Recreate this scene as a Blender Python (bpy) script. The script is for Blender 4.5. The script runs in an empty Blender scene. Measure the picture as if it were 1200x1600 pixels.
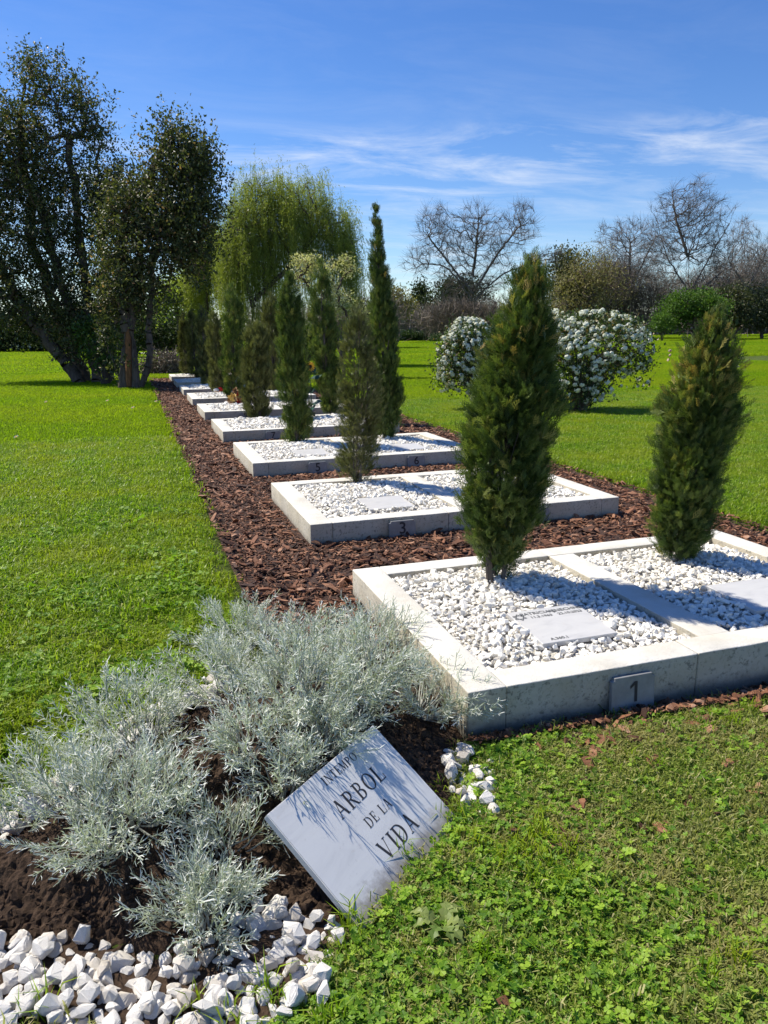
import bpy, bmesh, math
import numpy as np
from mathutils import Vector, Matrix

SC = bpy.context.scene
COL = SC.collection
rad = math.radians

# ------------------------------------------------------------------ camera, sky, sun, exposure
PITCH, ROLL, YAW, FPX, EYE = 0.2404, -0.0079, 0.3196, 1163.0, 1.5
def cam_axes():
    cy, sy = math.cos(YAW), math.sin(YAW)
    f = np.array([sy*math.cos(PITCH), cy*math.cos(PITCH), -math.sin(PITCH)])
    r = np.array([cy, -sy, 0.0]); u = np.cross(r, f)
    c, s = math.cos(ROLL), math.sin(ROLL)
    return c*r+s*u, -s*r+c*u, f
CR, CU, CF = cam_axes()
CO = np.array([0, 0, EYE])
cd = bpy.data.cameras.new('camera')
cd.sensor_fit = 'VERTICAL'; cd.sensor_height = 36; cd.sensor_width = 27
cd.lens = 36*FPX/1600; cd.clip_start = .05; cd.clip_end = 2000
cam = bpy.data.objects.new('camera', cd); COL.objects.link(cam)
cam.matrix_world = Matrix(((CR[0], CU[0], -CF[0], 0), (CR[1], CU[1], -CF[1], 0), (CR[2], CU[2], -CF[2], EYE), (0, 0, 0, 1)))
SC.camera = cam

SUN_EL = rad(52); SUN_AZ = math.atan2(-.68, .73)          # compass style: 0 = +Y, clockwise
world = bpy.data.worlds.new('World'); SC.world = world; world.use_nodes = True
nt = world.node_tree; nt.nodes.clear()
def N(nt, t, **kw):
    n = nt.nodes.new(t)
    for k, v in kw.items():
        if k in ('inp',):
            for kk, vv in v.items(): n.inputs[kk].default_value = vv
        else: setattr(n, k, v)
    return n
def ramp(nt, fac, stops, interp='LINEAR'):
    r = nt.nodes.new('ShaderNodeValToRGB'); r.color_ramp.interpolation = interp
    els = r.color_ramp.elements
    while len(els) < len(stops): els.new(.5)
    for e, (p, c) in zip(els, stops):
        e.position = p; e.color = (c[0], c[1], c[2], 1) if not isinstance(c, (int, float)) else (c, c, c, 1)
    nt.links.new(fac, r.inputs[0]); return r.outputs[0]
def mth(nt, op, a, b=None, c=None, clamp=False):
    m = nt.nodes.new('ShaderNodeMath'); m.operation = op; m.use_clamp = clamp
    for i, v in enumerate((a, b, c)):
        if v is None: continue
        if isinstance(v, (int, float)): m.inputs[i].default_value = v
        else: nt.links.new(v, m.inputs[i])
    return m.outputs[0]
def mixc(nt, fac, a, b):
    m = nt.nodes.new('ShaderNodeMix'); m.data_type = 'RGBA'
    for s, v in ((m.inputs[0], fac), (m.inputs[6], a), (m.inputs[7], b)):
        if isinstance(v, (int, float)): s.default_value = v
        elif isinstance(v, (tuple, list)): s.default_value = (*v, 1)
        else: nt.links.new(v, s)
    return m.outputs[2]
sky = N(nt, 'ShaderNodeTexSky'); sky.sky_type = 'NISHITA'; sky.sun_disc = False
sky.sun_elevation = SUN_EL; sky.sun_rotation = SUN_AZ; sky.air_density = 1.0; sky.dust_density = .1; sky.ozone_density = 5.0
tc = N(nt, 'ShaderNodeTexCoord'); sep = N(nt, 'ShaderNodeSeparateXYZ'); nt.links.new(tc.outputs['Generated'], sep.inputs[0])
zz = mth(nt, 'ADD', mth(nt, 'MAXIMUM', sep.outputs[2], 0.0), .05)
cmb = N(nt, 'ShaderNodeCombineXYZ')
nt.links.new(mth(nt, 'DIVIDE', sep.outputs[0], zz), cmb.inputs[0]); nt.links.new(mth(nt, 'DIVIDE', sep.outputs[1], zz), cmb.inputs[1])
mp = N(nt, 'ShaderNodeMapping'); mp.inputs['Rotation'].default_value = (0, 0, rad(28)); mp.inputs['Scale'].default_value = (.6, 1.1, 1)
nt.links.new(cmb.outputs[0], mp.inputs[0])
n1 = N(nt, 'ShaderNodeTexNoise', inp={'Scale': 1.9, 'Detail': 10, 'Roughness': .66, 'Distortion': .5}); nt.links.new(mp.outputs[0], n1.inputs['Vector'])
n2 = N(nt, 'ShaderNodeTexNoise', inp={'Scale': .33, 'Detail': 3, 'Roughness': .5}); nt.links.new(cmb.outputs[0], n2.inputs['Vector'])
band = ramp(nt, sep.outputs[2], [(0, .8), (.06, .8), (.12, .75), (.17, 1), (.215, .85), (.24, .12), (.6, .05)])
big = ramp(nt, n2.outputs[0], [(.35, .25), (.55, 1)])
cl = ramp(nt, n1.outputs[0], [(.43, 0), (.55, .4), (.70, 1)])
fac = mth(nt, 'MULTIPLY', mth(nt, 'MULTIPLY', cl, band), mth(nt, 'MULTIPLY', big, .7))
hs = N(nt, 'ShaderNodeHueSaturation', inp={'Hue': .512, 'Saturation': 1.22, 'Value': 1.0}); nt.links.new(sky.outputs[0], hs.inputs['Color'])
skyc = mixc(nt, fac, hs.outputs[0], (6.6, 6.9, 7.3))
bg = N(nt, 'ShaderNodeBackground', inp={'Strength': .1}); nt.links.new(skyc, bg.inputs[0])
wo = N(nt, 'ShaderNodeOutputWorld'); nt.links.new(bg.outputs[0], wo.inputs[0])

sd = bpy.data.lights.new('sun', 'SUN'); sd.energy = 5.0; sd.angle = rad(.53); sd.color = (1, .935, .81)
sun = bpy.data.objects.new('sun', sd); COL.objects.link(sun)
ldir = Vector((-math.sin(SUN_AZ)*math.cos(SUN_EL), -math.cos(SUN_AZ)*math.cos(SUN_EL), -math.sin(SUN_EL)))
sun.rotation_euler = ldir.to_track_quat('-Z', 'Y').to_euler(); sun.location = (-10, 10, 20)
SC.view_settings.view_transform = 'Standard'; SC.view_settings.look = 'None'
SC.view_settings.exposure = 0.56; SC.view_settings.gamma = 1; SC.view_settings.use_curve_mapping = False
SC.render.engine = 'CYCLES'
SC.cycles.max_bounces = 6; SC.cycles.diffuse_bounces = 3; SC.cycles.glossy_bounces = 2; SC.cycles.transmission_bounces = 4
SC.cycles.caustics_reflective = False; SC.cycles.caustics_refractive = False

# ------------------------------------------------------------------ helpers
def RNG(s): return np.random.default_rng(s)
def P(px, py, D):
    """world point seen at photo pixel px,py at forward depth D"""
    return CO + D*(CF + CR*(px-600)/FPX - CU*(py-800)/FPX)
def gnd(px, py, z=0.0):
    d = CF + CR*(px-600)/FPX - CU*(py-800)/FPX
    return CO + d*((z-EYE)/d[2])
def project(p):
    d = np.asarray(p) - CO; z = d @ CF
    return 600+FPX*(d @ CR)/z, 800-FPX*(d @ CU)/z, z
def in_view(p, mx=150, my=220):
    x, y, z = project(p)
    return (z > .3) & (x > -mx) & (x < 1200+mx) & (y > -200) & (y < 1600+my)
def sstep(a, b, x):
    t = np.clip((x-a)/(b-a), 0, 1); return t*t*(3-2*t)
def hash2(i, j, s):
    h = np.sin(i*127.1+j*311.7+s*74.7)*43758.5453
    return h-np.floor(h)
def vnoise(x, y, s=0):
    x = np.asarray(x, float); y = np.asarray(y, float)
    i, j = np.floor(x), np.floor(y); fx, fy = x-i, y-j
    fx = fx*fx*(3-2*fx); fy = fy*fy*(3-2*fy)
    return (hash2(i, j, s)*(1-fx)+hash2(i+1, j, s)*fx)*(1-fy)+(hash2(i, j+1, s)*(1-fx)+hash2(i+1, j+1, s)*fx)*fy
def fbm(x, y, s=0, o=4):
    v = 0; a = .5; f = 1
    for k in range(o):
        v = v+a*vnoise(x*f, y*f, s+k); a *= .5; f *= 2.03
    return v/(1-.5**o)
def in_poly(x, y, poly):
    x = np.asarray(x); y = np.asarray(y); r = np.zeros(x.shape, bool)
    n = len(poly)
    for i in range(n):
        x1, y1 = poly[i]; x2, y2 = poly[(i+1) % n]
        c = ((y1 > y) != (y2 > y)) & (x < (x2-x1)*(y-y1)/(y2-y1+1e-12)+x1)
        r ^= c
    return r
def d_poly(x, y, poly):
    x = np.asarray(x, float); y = np.asarray(y, float); d = np.full(x.shape, 1e9)
    n = len(poly)
    for i in range(n):
        a = np.array(poly[i]); b = np.array(poly[(i+1) % n]); e = b-a
        t = np.clip(((x-a[0])*e[0]+(y-a[1])*e[1])/(e@e), 0, 1)
        d = np.minimum(d, np.hypot(x-a[0]-t*e[0], y-a[1]-t*e[1]))
    return d

def mesh(name, V, F, mat=None, tint=None, smooth=False):
    """F: one int array (n,k) or a list of such"""
    Fs = F if isinstance(F, list) else [F]
    Fs = [np.asarray(f, np.int32) for f in Fs if len(f)]
    me = bpy.data.meshes.new(name)
    V = np.asarray(V, np.float32)
    me.vertices.add(len(V)); me.vertices.foreach_set('co', V.ravel())
    loops = np.concatenate([f.ravel() for f in Fs]) if Fs else np.zeros(0, np.int32)
    sizes = np.concatenate([np.full(len(f), f.shape[1], np.int32) for f in Fs]) if Fs else np.zeros(0, np.int32)
    st = np.concatenate([[0], np.cumsum(sizes)[:-1]]).astype(np.int32) if len(sizes) else sizes
    me.loops.add(len(loops)); me.loops.foreach_set('vertex_index', loops)
    me.polygons.add(len(sizes)); me.polygons.foreach_set('loop_start', st)
    try: me.polygons.foreach_set('loop_total', sizes)
    except Exception: pass
    me.polygons.foreach_set('use_smooth', np.full(len(sizes), smooth))
    if tint is not None:
        a = me.attributes.new('tint', 'FLOAT', 'FACE'); a.data.foreach_set('value', np.asarray(tint, np.float32))
    if mat is not None: me.materials.append(mat)
    me.update(calc_edges=True)
    return me
def obj(name, me, parent=None, **props):
    o = bpy.data.objects.new(name, me); COL.objects.link(o)
    if parent is not None: o.parent = parent
    for k, v in props.items(): o[k] = v
    return o
def thing(name, loc, label, cat, group=None, mat=None):
    o = bpy.data.objects.new(name, None); COL.objects.link(o)
    o.empty_display_size = .1
    if mat is not None: o.matrix_world = mat
    else: o.location = loc
    o['label'] = label; o['category'] = cat
    if group: o['group'] = group
    return o
class Acc:
    """collects geometry into one mesh"""
    def __init__(s): s.V = []; s.F = {}; s.T = {}; s.n = 0
    def add(s, V, F, t=0.0):
        F = np.asarray(F, np.int32); k = F.shape[1]
        s.V.append(np.asarray(V, float)); s.F.setdefault(k, []).append(F+s.n)
        s.T.setdefault(k, []).append(np.broadcast_to(np.asarray(t, float), (len(F),)))
        s.n += len(V); return s
    def mesh(s, name, mat, smooth=False):
        ks = sorted(s.F)
        return mesh(name, np.concatenate(s.V) if s.V else np.zeros((0, 3)), [np.concatenate(s.F[k]) for k in ks], mat,
                    np.concatenate([np.concatenate(s.T[k]) for k in ks]) if ks else None, smooth)
def nrm(v): return v/np.maximum(np.linalg.norm(v, axis=-1, keepdims=True), 1e-9)
def frames(d, rng, roll=None, up=None):
    """(n,3,3): columns X, Y(=d), Z"""
    d = nrm(d); n = len(d)
    ref = rng.normal(size=(n, 3)) if up is None else np.broadcast_to(up, (n, 3))+rng.normal(size=(n, 3))*.15
    z = nrm(ref-(ref*d).sum(1, keepdims=True)*d); x = np.cross(d, z)
    return np.stack([x, d, z], -1)
def inst(V, F, M, T, S):
    V = np.asarray(V); n = len(T); m = len(V)
    S = np.asarray(S, float)
    S = S[:, None, None] if S.ndim == 1 else S[:, None, :]
    W = np.einsum('nij,nmj->nmi', M, V[None]*S)+T[:, None, :]
    G = (np.asarray(F)[None]+(np.arange(n)*m)[:, None, None]).reshape(-1, np.asarray(F).shape[1])
    return W.reshape(-1, 3), G
def tubes(A, B, ra, rb, sides):
    """independent tapered tubes A->B; returns V, F(quads)"""
    n = len(A); d = nrm(B-A)
    ref = np.where(np.abs(d[:, 2:3]) > .9, np.array([[1., 0, 0]]), np.array([[0, 0, 1.]]))
    x = nrm(np.cross(ref, d)); y = np.cross(d, x)
    a = np.arange(sides)*2*math.pi/sides
    ring = x[:, None]*np.cos(a)[None, :, None]+y[:, None]*np.sin(a)[None, :, None]
    V = np.concatenate([A[:, None]+ring*ra[:, None, None], B[:, None]+ring*rb[:, None, None]], 1).reshape(-1, 3)
    k = np.arange(sides); k2 = (k+1) % sides
    q = np.stack([k, k2, k2+sides, k+sides], 1)
    F = (q[None]+(np.arange(n)*2*sides)[:, None, None]).reshape(-1, 4)
    return V, F
def polytube(pts, radii, sides=8):
    """one connected tube through pts"""
    pts = np.asarray(pts, float); radii = np.asarray(radii, float); n = len(pts)
    d = nrm(np.gradient(pts, axis=0)); ref = np.array([1., .3, 0])
    V = []
    for i in range(n):
        x = np.cross(ref, d[i]); x /= np.linalg.norm(x)+1e-9; y = np.cross(d[i], x)
        a = np.arange(sides)*2*math.pi/sides
        V.append(pts[i]+radii[i]*(np.cos(a)[:, None]*x+np.sin(a)[:, None]*y))
    V = np.concatenate(V); k = np.arange(sides); k2 = (k+1) % sides
    F = np.concatenate([np.stack([k, k2, k2+sides, k+sides], 1)+i*sides for i in range(n-1)])
    return V, F
def smooth_path(pts, n):
    pts = np.asarray(pts, float); t = np.linspace(0, 1, len(pts)); u = np.linspace(0, 1, n)
    q = np.stack([np.interp(u, t, pts[:, i]) for i in range(pts.shape[1])], 1)
    for _ in range(2): q[1:-1] = (q[:-2]+2*q[1:-1]+q[2:])/4
    return q

# ------------------------------------------------------------------ materials
def material(name):
    m = bpy.data.materials.new(name); m.use_nodes = True
    t = m.node_tree; t.nodes.clear()
    out = t.nodes.new('ShaderNodeOutputMaterial'); b = t.nodes.new('ShaderNodeBsdfPrincipled')
    t.links.new(b.outputs[0], out.inputs[0])
    return m, t, b, out
def posn(t, scale, detail=4, rough=.55, coord='Position', dist=0.0, vec=None):
    n = t.nodes.new('ShaderNodeTexNoise')
    n.inputs['Scale'].default_value = scale; n.inputs['Detail'].default_value = detail; n.inputs['Roughness'].default_value = rough
    n.inputs['Distortion'].default_value = dist
    if coord == 'Position':
        g = t.nodes.new('ShaderNodeNewGeometry'); t.links.new(g.outputs['Position'], n.inputs['Vector'])
    else:
        g = t.nodes.new('ShaderNodeTexCoord')
        v = g.outputs[coord]
        if vec is not None:
            mpn = t.nodes.new('ShaderNodeMapping'); mpn.inputs['Scale'].default_value = vec; t.links.new(v, mpn.inputs[0]); v = mpn.outputs[0]
        t.links.new(v, n.inputs['Vector'])
    return n.outputs[0]
def bump(t, b, h, strength=.4, dist=.01):
    n = t.nodes.new('ShaderNodeBump'); n.inputs['Strength'].default_value = strength; n.inputs['Distance'].default_value = dist
    t.links.new(h, n.inputs['Height']); t.links.new(n.outputs[0], b.inputs['Normal'])
def attr(t, name='tint'):
    a = t.nodes.new('ShaderNodeAttribute'); a.attribute_name = name; return a.outputs['Fac']
def leafmat(name, stops, trans=.3, rough=.5, spec=.35, patch=None, tcol=1.35):
    m, t, b, out = material(name)
    c = ramp(t, attr(t), stops)
    if patch:                     # (scale, colour, amount) world-space drift between stands of the same plant
        f = ramp(t, posn(t, patch[0], 3), [(.4, 0), (.65, patch[2])])
        c = mixc(t, f, c, patch[1])
    t.links.new(c, b.inputs['Base Color']); b.inputs['Roughness'].default_value = rough
    b.inputs['Specular IOR Level'].default_value = spec
    if trans > 0:
        tr = t.nodes.new('ShaderNodeBsdfTranslucent')
        g = t.nodes.new('ShaderNodeVectorMath'); g.operation = 'MULTIPLY'; g.inputs[1].default_value = (tcol*1.05, tcol*1.15, tcol*.55)
        t.links.new(c, g.inputs[0]); t.links.new(g.outputs[0], tr.inputs[0])
        ms = t.nodes.new('ShaderNodeMixShader'); ms.inputs[0].default_value = trans
        t.links.new(b.outputs[0], ms.inputs[1]); t.links.new(tr.outputs[0], ms.inputs[2]); t.links.new(ms.outputs[0], out.inputs[0])
    return m
def rockmat(name, stops, scale=40, bs=.5, bd=.004, rough=.75, tintmix=None, info=False):
    m, t, b, out = material(name)
    c = ramp(t, posn(t, scale, 5, .6, 'Object' if info else 'Position'), stops)
    if tintmix:
        if info:
            oi = t.nodes.new('ShaderNodeObjectInfo'); src = oi.outputs['Random']
        else: src = attr(t)
        c = mixc(t, ramp(t, src, [(.0, 0), (tintmix[1], 0), (1, tintmix[2])]), c, tintmix[0])
    t.links.new(c, b.inputs['Base Color']); b.inputs['Roughness'].default_value = rough
    b.inputs['Specular IOR Level'].default_value = .3
    bump(t, b, posn(t, scale*2.2, 6, .65, 'Object' if info else 'Position'), bs, bd)
    return m

# painted concrete of the kerbs
M_kerb, t, b, o_ = material('whitewashed_concrete')
c = ramp(t, posn(t, 3.5, 6, .65), [(.3, (.55, .525, .46)), (.52, (.67, .65, .595)), (.75, (.72, .705, .66))])
spk = ramp(t, posn(t, 48, 6, .75), [(.52, 0), (.62, .85)])
geo = t.nodes.new('ShaderNodeNewGeometry'); sp = t.nodes.new('ShaderNodeSeparateXYZ'); t.links.new(geo.outputs['Normal'], sp.inputs[0])
side = ramp(t, mth(t, 'ABSOLUTE', sp.outputs[2]), [(.3, 1), (.8, .12)])          # vertical faces: weathering, splashed soil, and shade put into the colour
st = ramp(t, posn(t, 7, 5, .7), [(.35, .15), (.62, 1)])
shade_dirt = ramp(t, posn(t, 5, 6, .7, dist=.4), [(.3, .55), (.7, 1)])
tops = ramp(t, posn(t, 2.2, 7, .7, dist=.8), [(.5, 0), (.72, .5)])
c = mixc(t, tops, c, (.54, .48, .37))
fine = ramp(t, posn(t, 160, 4, .7), [(.58, 0), (.7, .45)])
c = mixc(t, fine, c, (.38, .35, .30))
c = mixc(t, mth(t, 'MULTIPLY', shade_dirt, side), c, (.45, .40, .30))  # darkens upright faces overall: painted shade together with brown dirt
c = mixc(t, mth(t, 'MULTIPLY', mth(t, 'MULTIPLY', spk, side), st), c, (.13, .125, .10))
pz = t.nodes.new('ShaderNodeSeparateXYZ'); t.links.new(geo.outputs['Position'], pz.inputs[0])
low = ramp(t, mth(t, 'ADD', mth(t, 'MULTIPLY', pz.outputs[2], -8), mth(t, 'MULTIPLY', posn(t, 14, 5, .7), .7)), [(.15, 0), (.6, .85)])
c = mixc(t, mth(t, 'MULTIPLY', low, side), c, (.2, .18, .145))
t.links.new(c, b.inputs['Base Color']); b.inputs['Roughness'].default_value = .85; b.inputs['Specular IOR Level'].default_value = .2
bump(t, b, posn(t, 90, 8, .75), .8, .006)

M_peb = rockmat('white_pebble_stone', [(.3, (.78, .74, .65)), (.6, (.86, .83, .755))], 35, .5, .003, .7, ((.62, .56, .46), .76, .7), info=True)
M_pebs = rockmat('white_pebble_mass', [(.3, (.78, .74, .65)), (.6, (.86, .83, .755))], 35, .5, .003, .7, ((.60, .54, .44), .7, .7))
M_pebbase = rockmat('pebble_bed_fill', [(.3, (.60, .57, .50)), (.6, (.80, .77, .70))], 60, 1.0, .02)
M_stone = rockmat('white_quartz_stone', [(.3, (.66, .62, .55)), (.5, (.78, .75, .70)), (.7, (.83, .805, .76))], 30, .7, .006, .65, ((.55, .46, .35), .7, .6), info=True)
M_soil, t, b, o_ = material('dark_soil')
c = ramp(t, posn(t, 45, 6, .7), [(.3, (.022, .014, .010)), (.5, (.07, .045, .030)), (.75, (.13, .085, .058))])
t.links.new(c, b.inputs['Base Color']); b.inputs['Roughness'].default_value = .95; b.inputs['Specular IOR Level'].default_value = .15
bump(t, b, posn(t, 130, 8, .75), .9, .012)
def barkmat(name, stops, scale=(12, 12, 1.5), bs=.8, bd=.02):
    m, t, b, o_ = material(name)
    n = posn(t, 1, 7, .65, 'Object', vec=scale)
    t.links.new(ramp(t, n, stops), b.inputs['Base Color']); b.inputs['Roughness'].default_value = .9; b.inputs['Specular IOR Level'].default_value = .15
    bump(t, b, n, bs, bd); return m
M_bark = barkmat('rough_bark', [(.3, (.045, .033, .025)), (.7, (.17, .13, .10))])
M_bark2 = barkmat('grey_bark', [(.3, (.07, .058, .05)), (.7, (.18, .155, .135))])
M_wood = barkmat('bare_orange_wood', [(.3, (.13, .055, .022)), (.7, (.30, .145, .06))], (30, 30, 2), .4, .01)
M_chip, t, b, o_ = material('pine_bark_chip')
c = ramp(t, attr(t), [(0, (.045, .021, .013)), (.35, (.15, .062, .03)), (.7, (.28, .12, .06)), (.9, (.42, .21, .115)), (1, (.45, .27, .18))])
g2 = ramp(t, posn(t, 1, 5, .7, 'Object', vec=(60, 400, 200)), [(.3, .45), (.65, 1)])
mm = t.nodes.new('ShaderNodeMix'); mm.data_type = 'RGBA'; mm.blend_type = 'MULTIPLY'; mm.inputs[0].default_value = .8
t.links.new(c, mm.inputs[6]); t.links.new(g2, mm.inputs[7]); t.links.new(mm.outputs[2], b.inputs['Base Color'])
b.inputs['Roughness'].default_value = .7; b.inputs['Specular IOR Level'].default_value = .3
bump(t, b, posn(t, 1, 6, .7, 'Object', vec=(50, 350, 150)), .7, .004)
M_mulch, t, b, o_ = material('mulch_floor')
t.links.new(ramp(t, posn(t, 38, 6, .75), [(.3, (.018, .010, .007)), (.55, (.075, .036, .023)), (.8, (.16, .08, .05))]), b.inputs['Base Color'])
b.inputs['Roughness'].default_value = .9; bump(t, b, posn(t, 45, 8, .75), 1, .03)
M_lawn, t, b, o_ = material('lawn_ground')
c = mixc(t, ramp(t, posn(t, .35, 4), [(.35, 0), (.7, 1)]), (.085, .13, .018), (.13, .18, .025))
c2 = mixc(t, ramp(t, posn(t, 30, 6, .7), [(.35, 0), (.65, 1)]), c, (.04, .05, .014))
t.links.new(c2, b.inputs['Base Color']); b.inputs['Roughness'].default_value = .9; b.inputs['Specular IOR Level'].default_value = .1
bump(t, b, posn(t, 35, 6, .8), 1, .04)
M_grass = leafmat('lawn_grass', [(0, (.06, .12, .008)), (.45, (.17, .29, .010)), (.84, (.31, .42, .03)), (1, (.50, .47, .20))], .42, .45, .28, (1.3, (.29, .33, .018), .7))
M_grassf = leafmat('far_lawn_grass', [(0, (.11, .19, .009)), (.5, (.20, .31, .008)), (1, (.28, .39, .014))], .5, .6, .1, (.25, (.29, .34, .016), .7))
M_dry = leafmat('short_dry_grass', [(0, (.065, .12, .012)), (.4, (.16, .245, .026)), (.76, (.30, .34, .07)), (1, (.54, .47, .25))], .4, .5, .2, (2.6, (.33, .29, .12), .75))
M_clover = leafmat('clover_leaf', [(0, (.07, .16, .012)), (.55, (.18, .32, .022)), (1, (.32, .45, .05))], .38, .5, .25)
M_weed = leafmat('broad_weed_leaf', [(0, (.12, .19, .035)), (1, (.26, .30, .09))], .3, .5, .3)
M_cyp = leafmat('cypress_scale_leaf', [(0, (.03, .055, .014)), (.45, (.085, .13, .030)), (.78, (.175, .22, .05)), (.93, (.27, .25, .07)), (1, (.42, .28, .085))], .25, .5, .3)
M_cyp2 = leafmat('olive_cypress_leaf', [(0, (.06, .072, .025)), (.5, (.12, .13, .045)), (1, (.22, .21, .08))], .22, .55, .3)
M_cyp3 = leafmat('far_cypress_leaf', [(0, (.045, .056, .018)), (.5, (.13, .138, .045)), (1, (.235, .235, .085))], .22, .55, .3)
M_silver = leafmat('silver_felted_leaf', [(0, (.30, .27, .15)), (.12, (.27, .31, .20)), (.35, (.50, .54, .48)), (.7, (.69, .71, .675)), (1, (.84, .85, .82))], .22, .75, .15, None, 1.0)
M_sstem = rockmat('pale_stem', [(.3, (.28, .29, .25)), (.7, (.45, .46, .42))], 60)
M_privet = leafmat('dark_evergreen_leaf', [(0, (.03, .042, .015)), (.55, (.085, .10, .034)), (.86, (.16, .165, .065)), (1, (.26, .16, .09))], .28, .5, .3)
M_shoot = leafmat('green_shoot_leaf', [(0, (.04, .085, .016)), (1, (.10, .17, .03))], .35, .4, .4)
M_willow = leafmat('willow_leaf', [(0, (.17, .20, .035)), (.5, (.28, .315, .06)), (1, (.38, .40, .11))], .35, .5, .3)
M_yellow = leafmat('yellow_green_leaf', [(0, (.2, .26, .03)), (1, (.36, .42, .07))], .4, .5, .3)
M_cream = leafmat('cream_blossom', [(0, (.30, .31, .13)), (.6, (.50, .47, .25)), (1, (.66, .62, .42))], .3, .6, .2)
M_spir = leafmat('spiraea_leaf', [(0, (.028, .055, .014)), (.6, (.055, .095, .022)), (.9, (.10, .13, .03)), (1, (.25, .17, .06))], .25, .45, .4)
M_white = leafmat('white_blossom', [(0, (.72, .73, .62)), (1, (.86, .86, .80))], .2, .6, .2, None, .9)
M_twig = barkmat('bare_twig', [(.3, (.10, .082, .07)), (.7, (.19, .16, .14))], (3, 3, .6), .2)
M_twig2 = barkmat('pale_bare_twig', [(.3, (.15, .125, .11)), (.7, (.26, .225, .20))], (3, 3, .6), .2)
M_brush = leafmat('dry_brush_twig', [(0, (.13, .105, .08)), (.6, (.23, .19, .15)), (1, (.33, .28, .23))], 0, .8, .1)
M_redbrush = leafmat('reddish_twig', [(0, (.15, .11, .085)), (1, (.32, .26, .20))], 0, .8, .1)
M_bud = leafmat('budding_olive_leaf', [(0, (.15, .135, .055)), (.6, (.24, .21, .09)), (1, (.33, .30, .13))], .25, .6, .2)
M_dgreen = leafmat('dark_tree_leaf', [(0, (.022, .036, .014)), (1, (.065, .09, .03))], .15, .7, .12)
M_mgreen = leafmat('fresh_green_leaf', [(0, (.045, .10, .016)), (1, (.115, .195, .032))], .3, .6, .2)
M_olive = leafmat('olive_tree_leaf', [(0, (.035, .045, .016)), (1, (.10, .11, .042))], .2, .5, .3)
M_hedge = leafmat('hedge_leaf', [(0, (.03, .06, .014)), (1, (.08, .13, .03))], .2, .5, .3)
def plain(name, col, rough=.6, noise=None, spec=.3):
    m, t, b, o_ = material(name)
    c2_ = tuple(min(1, x*1.18) for x in col); c1_ = tuple(x*.85 for x in col)
    t.links.new(ramp(t, posn(t, noise or 25, 5, .6, 'Object'), [(.3, c1_), (.7, c2_)]), b.inputs['Base Color'])
    b.inputs['Roughness'].default_value = rough; b.inputs['Specular IOR Level'].default_value = spec; return m
M_plate = plain('grey_plate', (.255, .255, .25), .6, 18)
M_ink = plain('dark_lettering', (.035, .035, .04), .6)
M_ink2 = plain('grey_lettering', (.075, .08, .085), .6)
M_cone = plain('pale_cone', (.50, .37, .26), .8)
M_redp = plain('red_petal', (.42, .015, .025), .6)
M_orange = plain('orange_petal', (.72, .34, .02), .6)
M_brown = plain('brown_disc', (.05, .022, .012), .9)
M_yel = plain('dried_yellow_petal', (.55, .38, .12), .8)
M_tan = plain('dried_tan_leaf', (.28, .17, .09), .85)
M_pth = plain('pale_path', (.52, .50, .46), .9, 3)
M_tomb = plain('pale_tomb_stone', (.55, .55, .53), .8, 5)
M_dgl = plain('dark_green_plastic_leaf', (.02, .06, .03), .45)
# marble
def marble(name, dirty):
  m_, t, b, o_ = material(name)
  nz = posn(t, 1, 7, .6, 'Object', dist=1.4, vec=(3.5, 9, 4))
  c = ramp(t, nz, [(.30, (.58, .575, .565)), (.45, (.68, .67, .655)), (.55, (.71, .70, .68)), (.7, (.74, .725, .70))])
  rust = ramp(t, posn(t, 1, 5, .6, 'Object', vec=(9, 22, 5)), [(.62, 0), (.78, .35)])
  c = mixc(t, rust, c, (.50, .40, .30))
  grime = ramp(t, posn(t, 55, 5, .7, 'Object'), [(.60, 0), (.74, .35)])
  c = mixc(t, grime, c, (.30, .29, .27))
  t.links.new(c, b.inputs['Base Color']); b.inputs['Roughness'].default_value = .42; b.inputs['Specular IOR Level'].default_value = .4
  if dirty:                     # soil splash along the buried edge
    tcn = t.nodes.new('ShaderNodeTexCoord'); sx = t.nodes.new('ShaderNodeSeparateXYZ'); t.links.new(tcn.outputs['Object'], sx.inputs[0])
    e_ = mth(t, 'ADD', mth(t, 'MULTIPLY', sx.outputs[1], -9), mth(t, 'MULTIPLY', posn(t, 22, 5, .7, 'Object'), 1.2))
    c = mixc(t, ramp(t, e_, [(.05, 0), (.5, .7)]), c, (.17, .14, .11)); t.links.new(c, b.inputs['Base Color'])
  return m_
M_marb = marble('veined_white_marble', False)
for e_ in [n_ for n_ in M_marb.node_tree.nodes if n_.type == 'VALTORGB'][0].color_ramp.elements: e_.color = [v_*.72 for v_ in e_.color[:3]]+[1]
M_plaque = marble('soiled_marble', True)

# ------------------------------------------------------------------ layout of the place (metres)
BX0, BX1, BY0, BL, BP, BH = 1.124, 3.733, 2.381, 1.613, 2.705, .14
KW, KF, DV0, DV1 = .165, .15, 2.34, 2.51
MUL = [(.50, 2.95), (.50, 25.9), (4.45, 25.9), (4.45, 3.0), (4.46, 2.42), (3.8, 2.30), (2.5, 2.24), (1.12, 2.3)]
MOUND = [(-1.5, 1.86), (-.75, 1.78), (-.43, 1.81), (-.24, 1.76), (-.05, 1.68), (.19, 1.72), (.38, 1.62), (.47, 1.58), (.86, 1.90),
         (.98, 2.12), (1.122, 2.37), (1.122, 3.05), (.8, 3.22), (.45, 3.16), (.19, 3.0), (-.14, 2.75), (-.52, 2.37), (-1.0, 2.12), (-1.5, 2.0)]
def base_z(x, y):
    return -.06*sstep(3.2, 2.3, y)*np.ones_like(np.asarray(x, float))
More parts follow.
